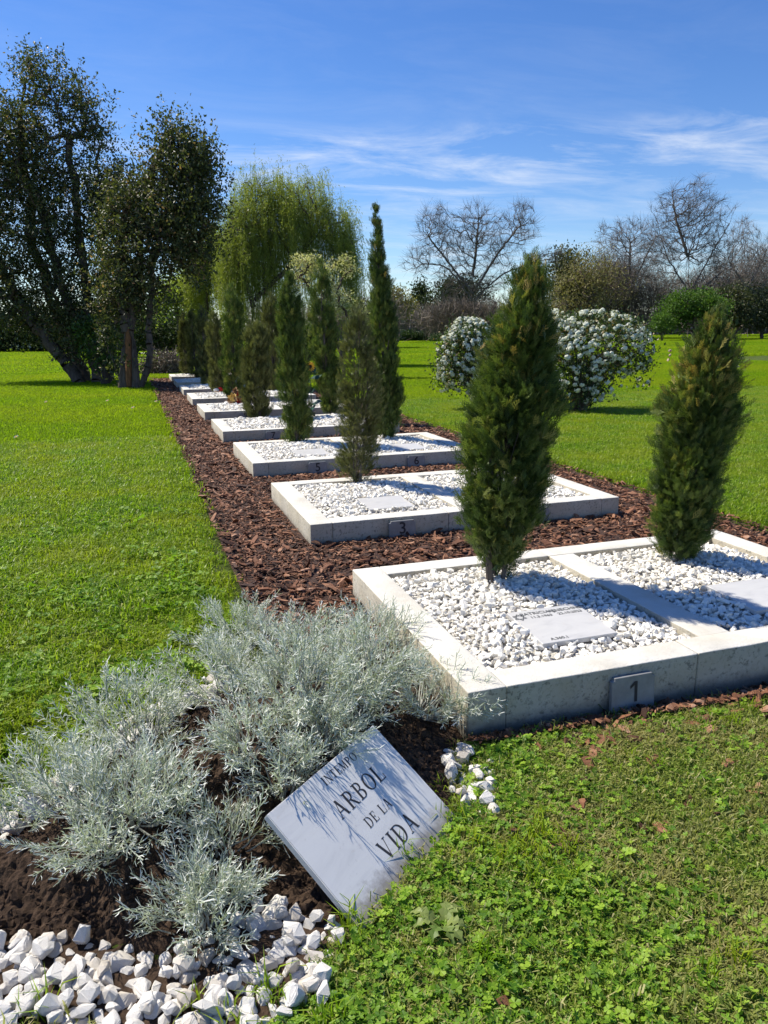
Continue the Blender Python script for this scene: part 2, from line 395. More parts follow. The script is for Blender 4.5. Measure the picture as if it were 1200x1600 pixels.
# the marble plaque lies on the mound's front slope
PB = np.array([.452, 1.611, -.05]); PR = np.array([.876, 1.955, -.035])
PE = PR-PB; PW = np.linalg.norm(PE); PE = PE/PW
PN = np.array([-PE[1], PE[0], 0]); PN /= np.linalg.norm(PN); PT = rad(37)
PU = math.cos(PT)*PN+math.sin(PT)*np.array([0, 0, 1]); PU = nrm(PU-(PU@PE)*PE); PZ = np.cross(PE, PU)
def mound_z(x, y):
    x = np.asarray(x, float); y = np.asarray(y, float)
    d = np.where(in_poly(x, y, MOUND), d_poly(x, y, MOUND), 0)
    z = .21*sstep(0, .62, d)*(.86+.3*fbm(x*3, y*3, 5)) + .05*sstep(0, .06, d)*(fbm(x*14, y*14, 9)-.45)
    # scooped under the plaque
    rx, ry = x-PB[0], y-PB[1]
    a = rx*PE[0]+ry*PE[1]; bb = rx*PN[0]+ry*PN[1]
    inside = sstep(-.08, .0, a)*sstep(PW+.08, PW, a)*sstep(-.2, -.02, bb)*sstep(.36, .26, bb)
    lim = np.maximum(bb, 0)*.60-.045
    z = np.where(inside > 0, z*(1-inside)+np.minimum(z, lim)*inside, z)
    return base_z(x, y)+z

# lawn: one sheet to the horizon, fine near the camera
def sheet(name, xs, ys, zf, mat, **k):
    X, Y = np.meshgrid(xs, ys); V = np.stack([X, Y, zf(X, Y)], -1).reshape(-1, 3)
    nx, ny = len(xs), len(ys); i = (np.arange(ny-1)[:, None]*nx+np.arange(nx-1)[None]).ravel()
    return obj(name, mesh(name, V, np.stack([i, i+1, i+1+nx, i+nx], 1), mat, None, True), **k)
xs = np.concatenate([[-900, -300, -120, -60, -30, -15, -8], np.arange(-4, 6.01, .1), [8, 12, 20, 40, 80, 160, 400, 900]])
ys = np.concatenate([[-60, -20, -5, -1], np.arange(0, 6.01, .1), [7, 8, 10, 13, 17, 22, 30, 45, 70, 110, 200, 400, 1200]])
def lawn_z(X, Y):
    far = np.clip((np.hypot(X, Y)-12)/40, 0, 1)
    z = base_z(X, Y)+.012*(fbm(X*2, Y*2, 3)-.5)*(1-far)
    z = z-.08*(in_poly(X, Y, MUL) & (d_poly(X, Y, MUL) > .08))-.04*(in_poly(X, Y, MOUND) & (d_poly(X, Y, MOUND) > .1))
    return z
lawn = sheet('lawn', xs, ys, lawn_z, M_lawn, kind='structure')
# mulch floor
Xs = np.linspace(.44, 4.5, 120); Ys = np.linspace(2.2, 25.95, 420)
X, Y = np.meshgrid(Xs, Ys); keep = in_poly(X, Y, MUL)
V = np.stack([X, Y, base_z(X, Y)+.004-.034*sstep(.02, .1, d_poly(X, Y, MUL))+.03*fbm(X*9, Y*9, 2)*sstep(0, .12, d_poly(X, Y, MUL))], -1).reshape(-1, 3)
nx = len(Xs); ii = (np.arange(len(Ys)-1)[:, None]*nx+np.arange(nx-1)[None]).ravel()
q = np.stack([ii, ii+1, ii+1+nx, ii+nx], 1); kq = keep.ravel()[q].all(1)
mulch = obj('mulch_bed', mesh('mulch_bed', V, q[kq], M_mulch, None, True), kind='structure')
# soil mound
Xs = np.arange(-1.5, 1.125, .0105); Ys = np.arange(1.5, 3.25, .0105)
X, Y = np.meshgrid(Xs, Ys); keep = in_poly(X, Y, MOUND)
clod = fbm(X*42, Y*42, 21, 4); clod = np.abs(clod-.5)*2
Z = mound_z(X, Y)+.004+.020*(1-clod)*sstep(0, .08, d_poly(X, Y, MOUND))-.016+.022*fbm(X*75+Y*31, Y*75-X*31, 31, 4)
V = np.stack([X, Y, Z], -1).reshape(-1, 3); nx = len(Xs)
ii = (np.arange(len(Ys)-1)[:, None]*nx+np.arange(nx-1)[None]).ravel()
q = np.stack([ii, ii+1, ii+1+nx, ii+nx], 1); kq = keep.ravel()[q].all(1)
soil = obj('soil_mound', mesh('soil_mound', V, q[kq], M_soil, None, False), kind='structure')

# ------------------------------------------------------------------ scatter (geometry nodes) for uncountable stuff
def scatter(name, pts, rot, scl, idx, templates, parent=None, **props):
    pts = np.asarray(pts, np.float32); n = len(pts)
    me = bpy.data.meshes.new(name); me.vertices.add(n); me.vertices.foreach_set('co', pts.ravel())
    a = me.attributes.new('rot', 'FLOAT_VECTOR', 'POINT'); a.data.foreach_set('vector', np.asarray(rot, np.float32).ravel())
    a = me.attributes.new('scl', 'FLOAT', 'POINT'); a.data.foreach_set('value', np.asarray(scl, np.float32))
    a = me.attributes.new('idx', 'INT', 'POINT'); a.data.foreach_set('value', np.asarray(idx, np.int32))
    o = obj(name, me, parent, **props)
    g = bpy.data.node_groups.new(name+'_scatter', 'GeometryNodeTree')
    g.interface.new_socket('Geometry', in_out='INPUT', socket_type='NodeSocketGeometry')
    g.interface.new_socket('Geometry', in_out='OUTPUT', socket_type='NodeSocketGeometry')
    gi = g.nodes.new('NodeGroupInput'); go = g.nodes.new('NodeGroupOutput'); jn = g.nodes.new('GeometryNodeJoinGeometry')
    def na(nm, ty):
        x = g.nodes.new('GeometryNodeInputNamedAttribute'); x.data_type = ty; x.inputs['Name'].default_value = nm; return x.outputs['Attribute']
    r, s, i = na('rot', 'FLOAT_VECTOR'), na('scl', 'FLOAT'), na('idx', 'INT')
    for k, tm in enumerate(templates):
        src = bpy.data.objects.new(name+'_piece', tm)
        oi = g.nodes.new('GeometryNodeObjectInfo'); oi.inputs['Object'].default_value = src; oi.inputs['As Instance'].default_value = False
        cp = g.nodes.new('FunctionNodeCompare'); cp.data_type = 'INT'; cp.operation = 'EQUAL'
        ai = [x for x in cp.inputs if x.type == 'INT']
        g.links.new(i, ai[0]); ai[1].default_value = k
        ip = g.nodes.new('GeometryNodeInstanceOnPoints')
        g.links.new(gi.outputs[0], ip.inputs['Points']); g.links.new(cp.outputs['Result'], ip.inputs['Selection'])
        g.links.new(oi.outputs['Geometry'], ip.inputs['Instance']); g.links.new(r, ip.inputs['Rotation']); g.links.new(s, ip.inputs['Scale'])
        g.links.new(ip.outputs[0], jn.inputs[0])
    g.links.new(jn.outputs[0], go.inputs[0])
    md = o.modifiers.new('scatter', 'NODES'); md.node_group = g
    return o

def hull_rock(seed, sx=1, sy=1, sz=.7, n=15, jit=.28):
    r = RNG(seed); v = nrm(r.normal(size=(n, 3)))*(1-jit*r.random((n, 1)))*np.array([sx, sy, sz])*.5
    bm = bmesh.new()
    for p in v: bm.verts.new(p)
    res = bmesh.ops.convex_hull(bm, input=bm.verts)
    bmesh.ops.delete(bm, geom=[g for g in res['geom_interior'] if isinstance(g, bmesh.types.BMVert)], context='VERTS')
    bmesh.ops.recalc_face_normals(bm, faces=bm.faces)
    bm.verts.index_update()
    V = np.array([p.co[:] for p in bm.verts]); F = np.array([[w.index for w in f.verts] for f in bm.faces]); bm.free()
    return V, F
def rock_mesh(name, seed, mat, tint=None, **k):
    V, F = hull_rock(seed, **k)
    return mesh(name, V, F, mat, np.full(len(F), RNG(seed+999).random() if tint is None else tint))
def chip_geo(seed):
    r = RNG(seed); L = 1.0; W = r.uniform(.25, .5); T = r.uniform(.08, .17)
    n = 5; V = []
    bend = r.uniform(-.12, .16); tw = r.uniform(-.3, .3)
    for i in range(n):
        x = -.5+i/(n-1); w = W*(.5 if i in (0, n-1) else 1)*r.uniform(.7, 1.15); t_ = T*(.35 if i in (0, n-1) else 1)*r.uniform(.7, 1.2)
        y0 = r.uniform(-.06, .06); z0 = bend*(x*x*4-.5)
        ring = np.array([[-.5*w, -.3*t_], [.5*w, -.5*t_], [.42*w, .5*t_], [-.38*w, .55*t_]])
        a = tw*x*2; ca, sa = math.cos(a), math.sin(a)
        for p in ring: V.append([x+r.uniform(-.05, .05), y0+p[0]*ca-p[1]*sa, z0+p[0]*sa+p[1]*ca])
    F = []
    for i in range(n-1):
        for k in range(4):
            F.append([i*4+k, i*4+(k+1) % 4, (i+1)*4+(k+1) % 4, (i+1)*4+k])
    F += [[3, 2, 1, 0], [(n-1)*4, (n-1)*4+1, (n-1)*4+2, (n-1)*4+3]]
    return np.array(V), np.array(F)
def chip_mesh(seed, tint):
    V, F = chip_geo(seed); r = RNG(seed+5)
    return mesh('bark_chip', V, F, M_chip, np.clip(tint+r.normal(size=len(F))*.05, 0, 1))

# ------------------------------------------------------------------ burial plots
def kerb_box(name, x0, x1, y0, y1, z0, z1, parent, ox, oy, seed):
    bm = bmesh.new()
    nx, ny, nz = max(2, int((x1-x0)/.05)+1), max(2, int((y1-y0)/.05)+1), 3
    bmesh.ops.create_cube(bm, size=1)
    for v in bm.verts: v.co = Vector((x0+(v.co.x+.5)*(x1-x0)-ox, y0+(v.co.y+.5)*(y1-y0)-oy, z0+(v.co.z+.5)*(z1-z0)))
    bmesh.ops.bevel(bm, geom=bm.edges[:], offset=.006, segments=2, affect='EDGES', profile=.6)
    lng = [e for e in bm.edges if e.calc_length() > .4]
    bmesh.ops.subdivide_edges(bm, edges=lng, cuts=22, use_grid_fill=True)
    r = RNG(seed)
    for v in bm.verts:
        k = .0006
        v.co += Vector((r.normal()*k, r.normal()*k, r.normal()*k))
    me = bpy.data.meshes.new(name); bm.to_mesh(me); bm.free()
    me.materials.append(M_kerb); me.polygons.foreach_set('use_smooth', np.ones(len(me.polygons), bool))
    return obj(name, me, parent)
_font_cache = {}
def text_mesh(s, size, mat, depth=.0008, align='CENTER'):
    cu = bpy.data.curves.new('lettering', 'FONT'); cu.body = s; cu.size = size; cu.align_x = align; cu.align_y = 'CENTER'; cu.extrude = depth; cu.resolution_u = 4; cu.offset = size*.012
    to = bpy.data.objects.new('lettering', cu); COL.objects.link(to)
    dg = bpy.context.evaluated_depsgraph_get(); dg.update()
    me = bpy.data.meshes.new_from_object(to.evaluated_get(dg)); bpy.data.objects.remove(to)
    me.materials.clear(); me.materials.append(mat); return me
def plate(parent, x, z0, z1, txt, Y, ox, oy, tilt=5, mat=None):
    w, h, d = .21, z1-z0, .02
    bm = bmesh.new(); bmesh.ops.create_cube(bm, size=1)
    for v in bm.verts: v.co = Vector((v.co.x*w, v.co.y*d, v.co.z*h))
    bmesh.ops.bevel(bm, geom=[e for e in bm.edges if abs(e.verts[0].co.y-e.verts[1].co.y) > .001], offset=.014, segments=3, affect='EDGES')
    bmesh.ops.bevel(bm, geom=bm.edges[:], offset=.002, segments=1, affect='EDGES')
    me = bpy.data.meshes.new('number_plate'); bm.to_mesh(me); bm.free(); me.materials.append(M_plate)
    p = obj('number_plate', me, parent); p.location = (x-ox, Y-oy-.0195, (z0+z1)/2); p.rotation_euler = (rad(-tilt), 0, rad(0))
    if txt == '1':
        a1 = Acc(); a1.add([[.004, -.045, .0006], [.018, -.045, .0006], [.018, .045, .0006], [.004, .045, .0006]], [[0, 1, 2, 3]])
        a1.add([[.0035, .0455, .0009], [.0035, .028, .0009], [-.017, .013, .0009], [-.017, .026, .0009]], [[0, 3, 2, 1]]); dm = a1.mesh('digit', M_ink)
    else: dm = text_mesh(txt, .125, M_ink)
    dgt = obj('digit', dm, p); dgt.location = (0, -d/2-.001, .012); dgt.rotation_euler = (rad(90), 0, 0)
    return p
PLOTS = [
 ('1', '', 'nearest white concrete plot frame, with plate 1 on its front and an inscribed marker'),
 ('3', '4', 'white concrete plot frame with plates 3 and 4 leaning on its shaded front'),
 ('5', '6', 'white concrete plot frame with plates 5 and 6 on its front'),
 ('7', '8', 'white concrete plot frame with plate 7 peeping over the frame numbered 5'),
 ('9', '10', 'white concrete plot frame with a dried bouquet lying on its pebbles'),
 ('', '', 'white concrete plot frame with red flowers and round white stones on it'),
 ('', '', 'white plot frame just behind the one with red flowers, last in full sun'),
 ('', '', 'white plot frame shaded by trees, second from the far end of the row'),
 ('', '', 'farthest white plot frame, beside the brush heap at the end of the row')]
peb_t = [rock_mesh('pebble', 300+i, M_peb, sz=.72, n=13) for i in range(10)]
peb_s = [rock_mesh('pebble', 340+i, M_pebs, tint=i/9, sz=.72, n=12) for i in range(10)]
def fill_z(x, y, x0, x1, y0, y1):
    d = np.minimum(np.minimum(x-x0, x1-x), np.minimum(y-y0, y1-y))
    return .118+.038*sstep(0, .3, d)+.03*(fbm(x*4, y*4, 12)-.5)
plots = []
SLABS = []
for k, (na_, nb_, lab) in enumerate(PLOTS):
    y0 = BY0+k*BP; y1 = y0+BL; ox, oy = (BX0+BX1)/2, (y0+y1)/2
    th = thing('burial_plot', (ox, oy, 0), lab, 'grave plot', 'white concrete plot frames in a row')
    plots.append(th); zb = -.2
    jx = 2.205
    kerb_box('side_kerb', BX0, BX0+KW, y0, y1, zb, BH, th, ox, oy, k*10)
    kerb_box('side_kerb', BX1-KW, BX1, y0, y1, zb, BH+.001, th, ox, oy, k*10+1)
    kerb_box('front_kerb', BX0+KW+.001, jx-.001, y0+.001, y0+KF, zb, BH-.001, th, ox, oy, k*10+2)
    kerb_box('front_kerb', jx+.001, BX1-KW-.001, y0-.001, y0+KF, zb, BH+.001, th, ox, oy, k*10+3)
    kerb_box('back_kerb', BX0+KW+.001, DV0-.002, y1-KF, y1-.001, zb, BH, th, ox, oy, k*10+4)
    kerb_box('back_kerb', DV0+.001, BX1-KW-.001, y1-KF, y1, zb, BH-.001, th, ox, oy, k*10+5)
    kerb_box('divider_kerb', DV0, DV1, y0+KF+.001, y1-KF-.001, zb, BH-.002, th, ox, oy, k*10+6)
    if na_: plate(th, 1.862 if k == 0 else 1.82, -.06 if k == 0 else -.03, .104 if k == 0 else .115, na_, y0, ox, oy, 4)
    if nb_: plate(th, 2.96, -.03, .118, nb_, y0, ox, oy, 3)
    rng = RNG(700+k)
    allp = []
    for pi, (x0, x1) in enumerate(((BX0+KW, DV0), (DV1, BX1-KW))):
        xs = np.linspace(x0+.001, x1-.001, 26); ys = np.linspace(y0+KF+.001, y1-KF-.001, 30)
        X, Y = np.meshgrid(xs, ys)
        Z = fill_z(X, Y, x0, x1, y0+KF, y1-KF)-.022
        V = np.stack([X-ox, Y-oy, Z], -1).reshape(-1, 3); nx = 26
        ii = (np.arange(29)[:, None]*nx+np.arange(25)[None]).ravel()
        obj('pebble_fill', mesh('pebble_fill', V, np.stack([ii, ii+1, ii+1+nx, ii+nx], 1), M_pebbase, None, True), th)
        s = .026 if k == 0 else (.03 if k < 3 else .042)
        gx = np.arange(x0+.012, x1-.008, s); gy = np.arange(y0+KF+.012, y1-KF-.008, s)
        X, Y = np.meshgrid(gx, gy); X = X.ravel()+rng.normal(size=X.size)*s*.28; Y = Y.ravel()+rng.normal(size=Y.size)*s*.28
        X = np.clip(X, x0+.01, x1-.01); Y = np.clip(Y, y0+KF+.01, y1-KF-.01)
        sc = s*rng.lognormal(.12, .3, X.size)*1.2
        Z = fill_z(X, Y, x0, x1, y0+KF, y1-KF)-.012+rng.random(X.size)*s*.55
        allp.append(np.stack([X, Y, Z, sc], 1))
    A = np.concatenate(allp)
    rot = rng.random((len(A), 3))*6.28; rot[:, 0] = rng.normal(size=len(A))*.5; rot[:, 1] = rng.normal(size=len(A))*.5
    if k <= 2:       # grave-marker slabs press into the pebbles: leave their place free
        for cx_ in ((1.81, 2.99) if k == 0 else (1.85, 3.03)):
            cy_ = y0+.465
            A_in = (np.abs(A[:, 0]-cx_) < .192) & (np.abs(A[:, 1]-cy_) < .172)
            A = A[~A_in]; rot = rot[~A_in]
    if k == 0:
        dist = np.hypot(A[:, 0], A[:, 1]); vis = in_view(A[:, :3], 0, 0)
        score = A[:, 3]/dist*np.where(vis, 1, 0)
        top = np.argsort(-score)[:299]; rest = np.setdiff1d(np.arange(len(A)), top)
        for j in top:
            p = obj('pebble', peb_t[int(rng.integers(10))], th); p.location = (A[j, 0]-ox, A[j, 1]-oy, A[j, 2]); p.rotation_euler = rot[j]; p.scale = (A[j, 3],)*3
        A = A[rest]; rot = rot[rest]
    v = in_view(A[:, :3], 60, 60); A = A[v]; rot = rot[v]
    scatter('pebbles', A[:, :3]-np.array([ox, oy, 0]), rot, A[:, 3], rng.integers(0, 10, len(A)), peb_s, th, kind='stuff')

# grave markers lying on the pebbles
def marker(x, y, z, w, h, rz, tx, label, lines=True, group='white markers lying on the pebbles'):
    th = thing('grave_marker', (x, y, z), label, 'grave marker', group)
    th.rotation_euler = (rad(3), rad(tx), rz)
    bm = bmesh.new(); bmesh.ops.create_cube(bm, size=1)
    for v in bm.verts: v.co = Vector((v.co.x*w, v.co.y*h, v.co.z*.024))
    bmesh.ops.bevel(bm, geom=bm.edges[:], offset=.002, segments=1, affect='EDGES')
    me = bpy.data.meshes.new('slab'); bm.to_mesh(me); bm.free(); me.materials.append(M_marb)
    obj('slab', me, th)
    return th
mk = marker(1.81, 2.845, .146, .385, .345, rad(0), 0, 'white marble marker with a six-pointed star and inscription, in the plot with plate 1')
zt = .0124
for s, size, x, y in (('PATRICIA L.', .038, -.045, .128), ('AJNECHNET', .038, .112, .128), ('11.3.1963', .03, -.05, .088), ('22.10.2023', .03, .105, .088), ('A.360.1', .03, -.09, -.142)):
    o = obj('lettering', text_mesh(s, size, M_ink2), mk); o.location = (x, y, zt)
# star: two outlined triangles
ac = Acc()
for q_ in (0, 1):
    for i in range(3):
        a0, a1 = (rad(90+120*i+180*q_), rad(90+120*(i+1)+180*q_))
        p0, p1 = np.array([math.cos(a0), math.sin(a0)])*.034, np.array([math.cos(a1), math.sin(a1)])*.034
        e = nrm((p1-p0)[None])[0]; nn = np.array([-e[1], e[0]])*.0024
        zz_ = zt+.0004+.0001*(q_*3+i)
        ac.add([[*(p0-nn), zz_], [*(p1-nn), zz_], [*(p1+nn), zz_], [*(p0+nn), zz_]], [[0, 1, 2, 3]])
o = obj('star', ac.mesh('star', M_ink2), mk); o.location = (-.158, .105, 0)
mk2 = marker(2.99, 2.845, .146, .385, .345, 0, 0, 'white marker at the right picture edge, beside the second cypress')
marker(1.85, BY0+BP+.465, .136, .38, .34, 0, 0, 'blank white marker in the plot with plate 3')
marker(3.03, BY0+BP+.465, .136, .38, .34, 0, 0, 'white marker in the plot with plate 4, half hidden by the nearest cypress')
marker(1.85, BY0+2*BP+.465, .136, .38, .34, 0, 0, 'white marker in the plot with plate 5')
marker(3.03, BY0+2*BP+.465, .136, .38, .34, 0, 0, 'white marker in the plot with plate 6, below the tall spire cypress')

# ------------------------------------------------------------------ marble plaque on the mound
PH = .43     # lower strip is buried
Mx = Matrix(((PE[0], PU[0], PZ[0], PB[0]), (PE[1], PU[1], PZ[1], PB[1]), (PE[2], PU[2], PZ[2], PB[2]), (0, 0, 0, 1)))
plq = thing('marble_plaque', None, 'tilted white marble plaque lettered ARBOL DE LA VIDA, propped on the soil mound', 'plaque', mat=Mx)
bm = bmesh.new(); bmesh.ops.create_cube(bm, size=1)
for v in bm.verts: v.co = Vector(((v.co.x+.5)*PW, (v.co.y+.5)*PH-.05, (v.co.z-.5)*.024))
bmesh.ops.bevel(bm, geom=bm.edges[:], offset=.0025, segments=2, affect='EDGES')
me = bpy.data.meshes.new('slab'); bm.to_mesh(me); bm.free(); me.materials.append(M_plaque); obj('slab', me, plq)
TH, TN, SR = .15, .05, .085
def g_bar(x0, y0, x1, y1, w): return [[(x0-w/2, y0), (x0+w/2, y0), (x1+w/2, y1), (x1-w/2, y1)]]
def g_h(x0, x1, y, h=TN): return [[(x0, y), (x1, y), (x1, y+h), (x0, y+h)]]
def g_serif(x, y, w=TH, s=SR): return g_h(x-w/2-s, x+w/2+s, y if y < .5 else y-TN*.8, TN*.8)
def g_arc(cx, cy, rx, ry, a0, a1, tx, ty, n=18):
    r = []
    for i in range(n):
        a, b_ = rad(a0+(a1-a0)*i/n), rad(a0+(a1-a0)*(i+1)/n)
        r.append([(cx+rx*math.cos(a), cy+ry*math.sin(a)), (cx+rx*math.cos(b_), cy+ry*math.sin(b_)),
                  (cx+(rx-tx)*math.cos(b_), cy+(ry-ty)*math.sin(b_)), (cx+(rx-tx)*math.cos(a), cy+(ry-ty)*math.sin(a))])
    return r
def glyph(c):
    if c == 'I': return .36, g_bar(.18, 0, .18, 1, TH)+g_serif(.18, 0)+g_serif(.18, 1)
    if c == 'N': return .86, g_bar(.14, 0, .14, 1, TN)+g_bar(.15, 1, .70, 0, TH)+g_bar(.72, 0, .72, 1, TN)+g_serif(.14, 0, TN)+g_serif(.10, 1, TN)+g_serif(.72, 1, TN)
    if c == 'T': return .74, g_bar(.37, 0, .37, 1, TH)+g_serif(.37, 0)+g_h(.03, .71, 1-TN)+g_bar(.055, .74, .055, 1, TN)+g_bar(.685, .74, .685, 1, TN)
    if c == 'E': return .72, g_bar(.18, 0, .18, 1, TH)+g_h(.02, .64, 0)+g_h(.02, .60, 1-TN)+g_h(.2, .46, .48)+g_bar(.64, 0, .64, .27, TN)+g_bar(.59, .76, .59, 1, TN)+g_bar(.45, .38, .45, .62, TN)
    if c == 'M': return 1.0, g_bar(.13, 0, .16, 1, TN)+g_bar(.17, 1, .48, .05, TH)+g_bar(.49, .05, .80, 1, TN)+g_bar(.82, 0, .80, 1, TH)+g_serif(.13, 0, TN)+g_serif(.82, 0)+g_serif(.12, 1, TN)+g_serif(.84, 1, TN)
    if c == 'P': return .70, g_bar(.18, 0, .18, 1, TH)+g_serif(.18, 0)+g_h(.02, .36, 1-TN)+g_h(.2, .36, .46)+g_arc(.36, .73, .28, .27, -90, 90, .14, TN)
    if c == 'O': return .90, g_arc(.45, .5, .42, .51, 0, 360, .15, TN, 36)
    if c == 'A': return .86, g_bar(.13, 0, .42, 1, TN)+g_bar(.70, 0, .42, 1, TH)+g_h(.22, .62, .32)+g_serif(.13, 0, TN)+g_serif(.71, 0, TN)
    if c == 'R': return .82, glyph('P')[1]+g_bar(.70, 0, .38, .47, TH*.95)+g_h(.66, .82, 0)
    if c == 'B': return .74, g_bar(.18, 0, .18, 1, TH)+g_h(.02, .36, 1-TN)+g_h(.02, .38, 0)+g_h(.2, .36, .49)+g_arc(.35, .755, .25, .245, -90, 90, .13, TN)+g_arc(.37, .265, .30, .265, -90, 90, .15, TN)
    if c == 'L': return .70, g_bar(.18, 0, .18, 1, TH)+g_serif(.18, 1)+g_h(.02, .64, 0)+g_bar(.64, 0, .64, .30, TN)
    if c == 'D': return .86, g_bar(.18, 0, .18, 1, TH)+g_h(.02, .38, 1-TN)+g_h(.02, .38, 0)+g_arc(.36, .5, .44, .5, -90, 90, .15, TN, 24)
    if c == 'V': return .84, g_bar(.42, 0, .14, 1, TH)+g_bar(.42, 0, .70, 1, TN)+g_serif(.14, 1, TN)+g_serif(.70, 1, TN)
    return .40, []
def word(s, h, stretch=1.0):
    ac = Acc(); x = 0; k = 0
    for c in s:
        w, polys = glyph(c)
        for p in polys:
            ac.add([[(px_*stretch+x)*h, py_*h, .0006+.00002*(k % 9)] for px_, py_ in p], [[0, 1, 2, 3]]); k += 1
        x += w*stretch+.10
    return ac, (x-.10)*h
VIS = .375
for s, v_, h in (('INTEMPO', .095, .029), ('ARBOL', .335, .056), ('DE LA', .565, .033), ('VIDA', .80, .058)):
    ac, w = word(s, h)
    o = obj('lettering', ac.mesh('lettering', M_ink), plq)
    o.location = (.565*PW-w/2, .38-v_*VIS-h/2, .0)

# ------------------------------------------------------------------ white edging stones round the mound
def stone_mesh(i):
    V, F = hull_rock(400+i, 1.0, RNG(i).uniform(.7, 1), RNG(i+50).uniform(.55, .85), 17, .25)
    bm = bmesh.new(); vs = [bm.verts.new(v) for v in V]
    for f in F: bm.faces.new([vs[k] for k in f])
    bmesh.ops.dissolve_limit(bm, angle_limit=.2, verts=bm.verts, edges=bm.edges)
    bmesh.ops.bevel(bm, geom=bm.edges[:], offset=.085, segments=2, affect='EDGES', profile=.5, clamp_overlap=True)
    r = RNG(i+70)
    for v in bm.verts: v.co += Vector(r.normal(size=3)*.008)
    me = bpy.data.meshes.new('stone'); bm.to_mesh(me); bm.free(); me.materials.append(M_stone)
    return me
st_m = [stone_mesh(i) for i in range(14)]
def edging(label, poly, s, size, seed, loc, layers=1.35):
    th = thing('stone_edging', loc, label, 'stone edging', 'white edging stones round the mound')
    rng = RNG(seed)
    pl = np.array(poly); x0, y0 = pl.min(0); x1, y1 = pl.max(0)
    pts = []
    for yy in np.arange(y0, y1, s):
        for xx in np.arange(x0, x1, s):
            pts.append((xx+rng.normal()*s*.22+(s/2 if int(yy/s) % 2 else 0), yy+rng.normal()*s*.22, 0))
    for _ in range(int(len(pts)*(layers-1))):
        pts.append((rng.uniform(x0, x1), rng.uniform(y0, y1), .5))
    pts = np.array(pts); ok = in_poly(pts[:, 0], pts[:, 1], poly) & in_view(np.c_[pts[:, :2], np.zeros(len(pts))], 90, 60)
    pts = pts[ok][:298]
    for p in pts:
        sz = size*rng.lognormal(0, .27); z = mound_z(p[0], p[1])+sz*.16+p[2]*size*.9
        o = obj('stone', st_m[int(rng.integers(14))], th)
        o.location = (p[0]-loc[0], p[1]-loc[1], z-loc[2]); o.rotation_euler = (rng.normal()*.45, rng.normal()*.45, rng.uniform(0, 6.28))
        o.scale = (sz*rng.uniform(.9, 1.25), sz*rng.uniform(.8, 1.05), sz*rng.uniform(.85, 1.1))
    return th
FRONT = [(-.85, 1.88), (-.43, 1.87), (-.24, 1.80), (-.06, 1.68), (.10, 1.71), (.20, 1.75), (.28, 1.73), (.36, 1.68), (.455, 1.60), (.415, 1.54), (.34, 1.52), (.335, 1.43), (.25, 1.41), (.12, 1.36), (.0, 1.38), (-.2, 1.45), (-.5, 1.54), (-.85, 1.60)]
Xf = np.linspace(-.9, .5, 60); Yf = np.linspace(1.34, 1.9, 40); X, Y = np.meshgrid(Xf, Yf); kf = in_poly(X, Y, FRONT).ravel()
V = np.stack([X, Y, base_z(X, Y)+.012], -1).reshape(-1, 3); ii = (np.arange(39)[:, None]*60+np.arange(59)[None]).ravel(); q = np.stack([ii, ii+1, ii+61, ii+60], 1)
obj('soil_strip', mesh('soil_strip', V, q[kf[q].all(1)], M_soil, None, True), kind='structure')
edging('irregular band of white quartz stones along the mound foot, in front at the lower left', FRONT, .037, .053, 11, (-.1, 1.6, -.06), 1.55)
BACK = [(-1.0, 2.22), (-.52, 2.43), (-.14, 2.82), (.15, 3.06), (.30, 3.12), (.32, 3.02), (.22, 2.93), (-.08, 2.67), (-.44, 2.29), (-1.0, 2.05)]
edging('line of white stones on the far side of the mound, half covered by silver plants', BACK, .046, .066, 12, (-.2, 2.6, -.05), 1.5)
RGT = [(.92, 2.03), (.97, 2.26), (1.06, 2.33), (1.12, 2.28), (1.12, 2.12), (1.03, 1.93), (.97, 1.90)]
edging('small heap of white stones between the marble plaque and the kerb corner', RGT, .036, .052, 13, (1.0, 2.15, -.05), 1.3)

# ------------------------------------------------------------------ bark chips
rng = RNG(31)
chip_m = [chip_mesh(500+i, (i % 12)/11*.9+.05) for i in range(24)]
def in_beds(x, y, pad=.0):
    r = np.zeros(np.shape(x), bool)
    for k in range(9):
        r |= (x > BX0-pad) & (x < BX1+pad) & (y > BY0+k*BP-pad) & (y < BY0+k*BP+BL+pad)
    return r
n = 95000
x = rng.uniform(.44, 4.5, n); y = 2.2+23.7*rng.random(n)**1.75
z = base_z(x, y)
p = np.stack([x, y, z], 1)
ok = in_poly(x, y, MUL) & ~in_beds(x, y, .015) & in_view(p, 60, 60) & ~in_poly(x, y, MOUND)
# the path edge beside the lawn is a little ragged
p = p[ok]; n = len(p)
size = rng.lognormal(math.log(.034), .42, n)*np.clip(.85+p[:, 1]*.03, .9, 1.8)
p[:, 2] += .022-.034*sstep(.02, .1, d_poly(p[:, 0], p[:, 1], MUL))+.012*rng.random(n)+.012*fbm(p[:, 0]*9, p[:, 1]*9, 2)
rot = np.stack([rng.normal(size=n)*.38, rng.normal(size=n)*.3, rng.uniform(0, 6.28, n)], 1)
sc = size/np.hypot(p[:, 0], p[:, 1])
order = np.argsort(-sc-10*(p[:, 1] < 3.9)*0)
vis_guess = (p[order, 0] < 1.1) & (p[order, 1] > 3.9) | (p[order, 1] > 4.0) & (p[order, 1] < 5.08)
top = order[vis_guess][:260]; rest = np.setdiff1d(np.arange(n), top)
for j in top:
    o = obj('bark_chip', chip_m[int(rng.integers(24))], mulch); o.location = p[j]+np.array([0, 0, .012]); o.rotation_euler = rot[j]; s_ = size[j]*1.12
    o.scale = (s_, s_*rng.uniform(.8, 1.2), s_)
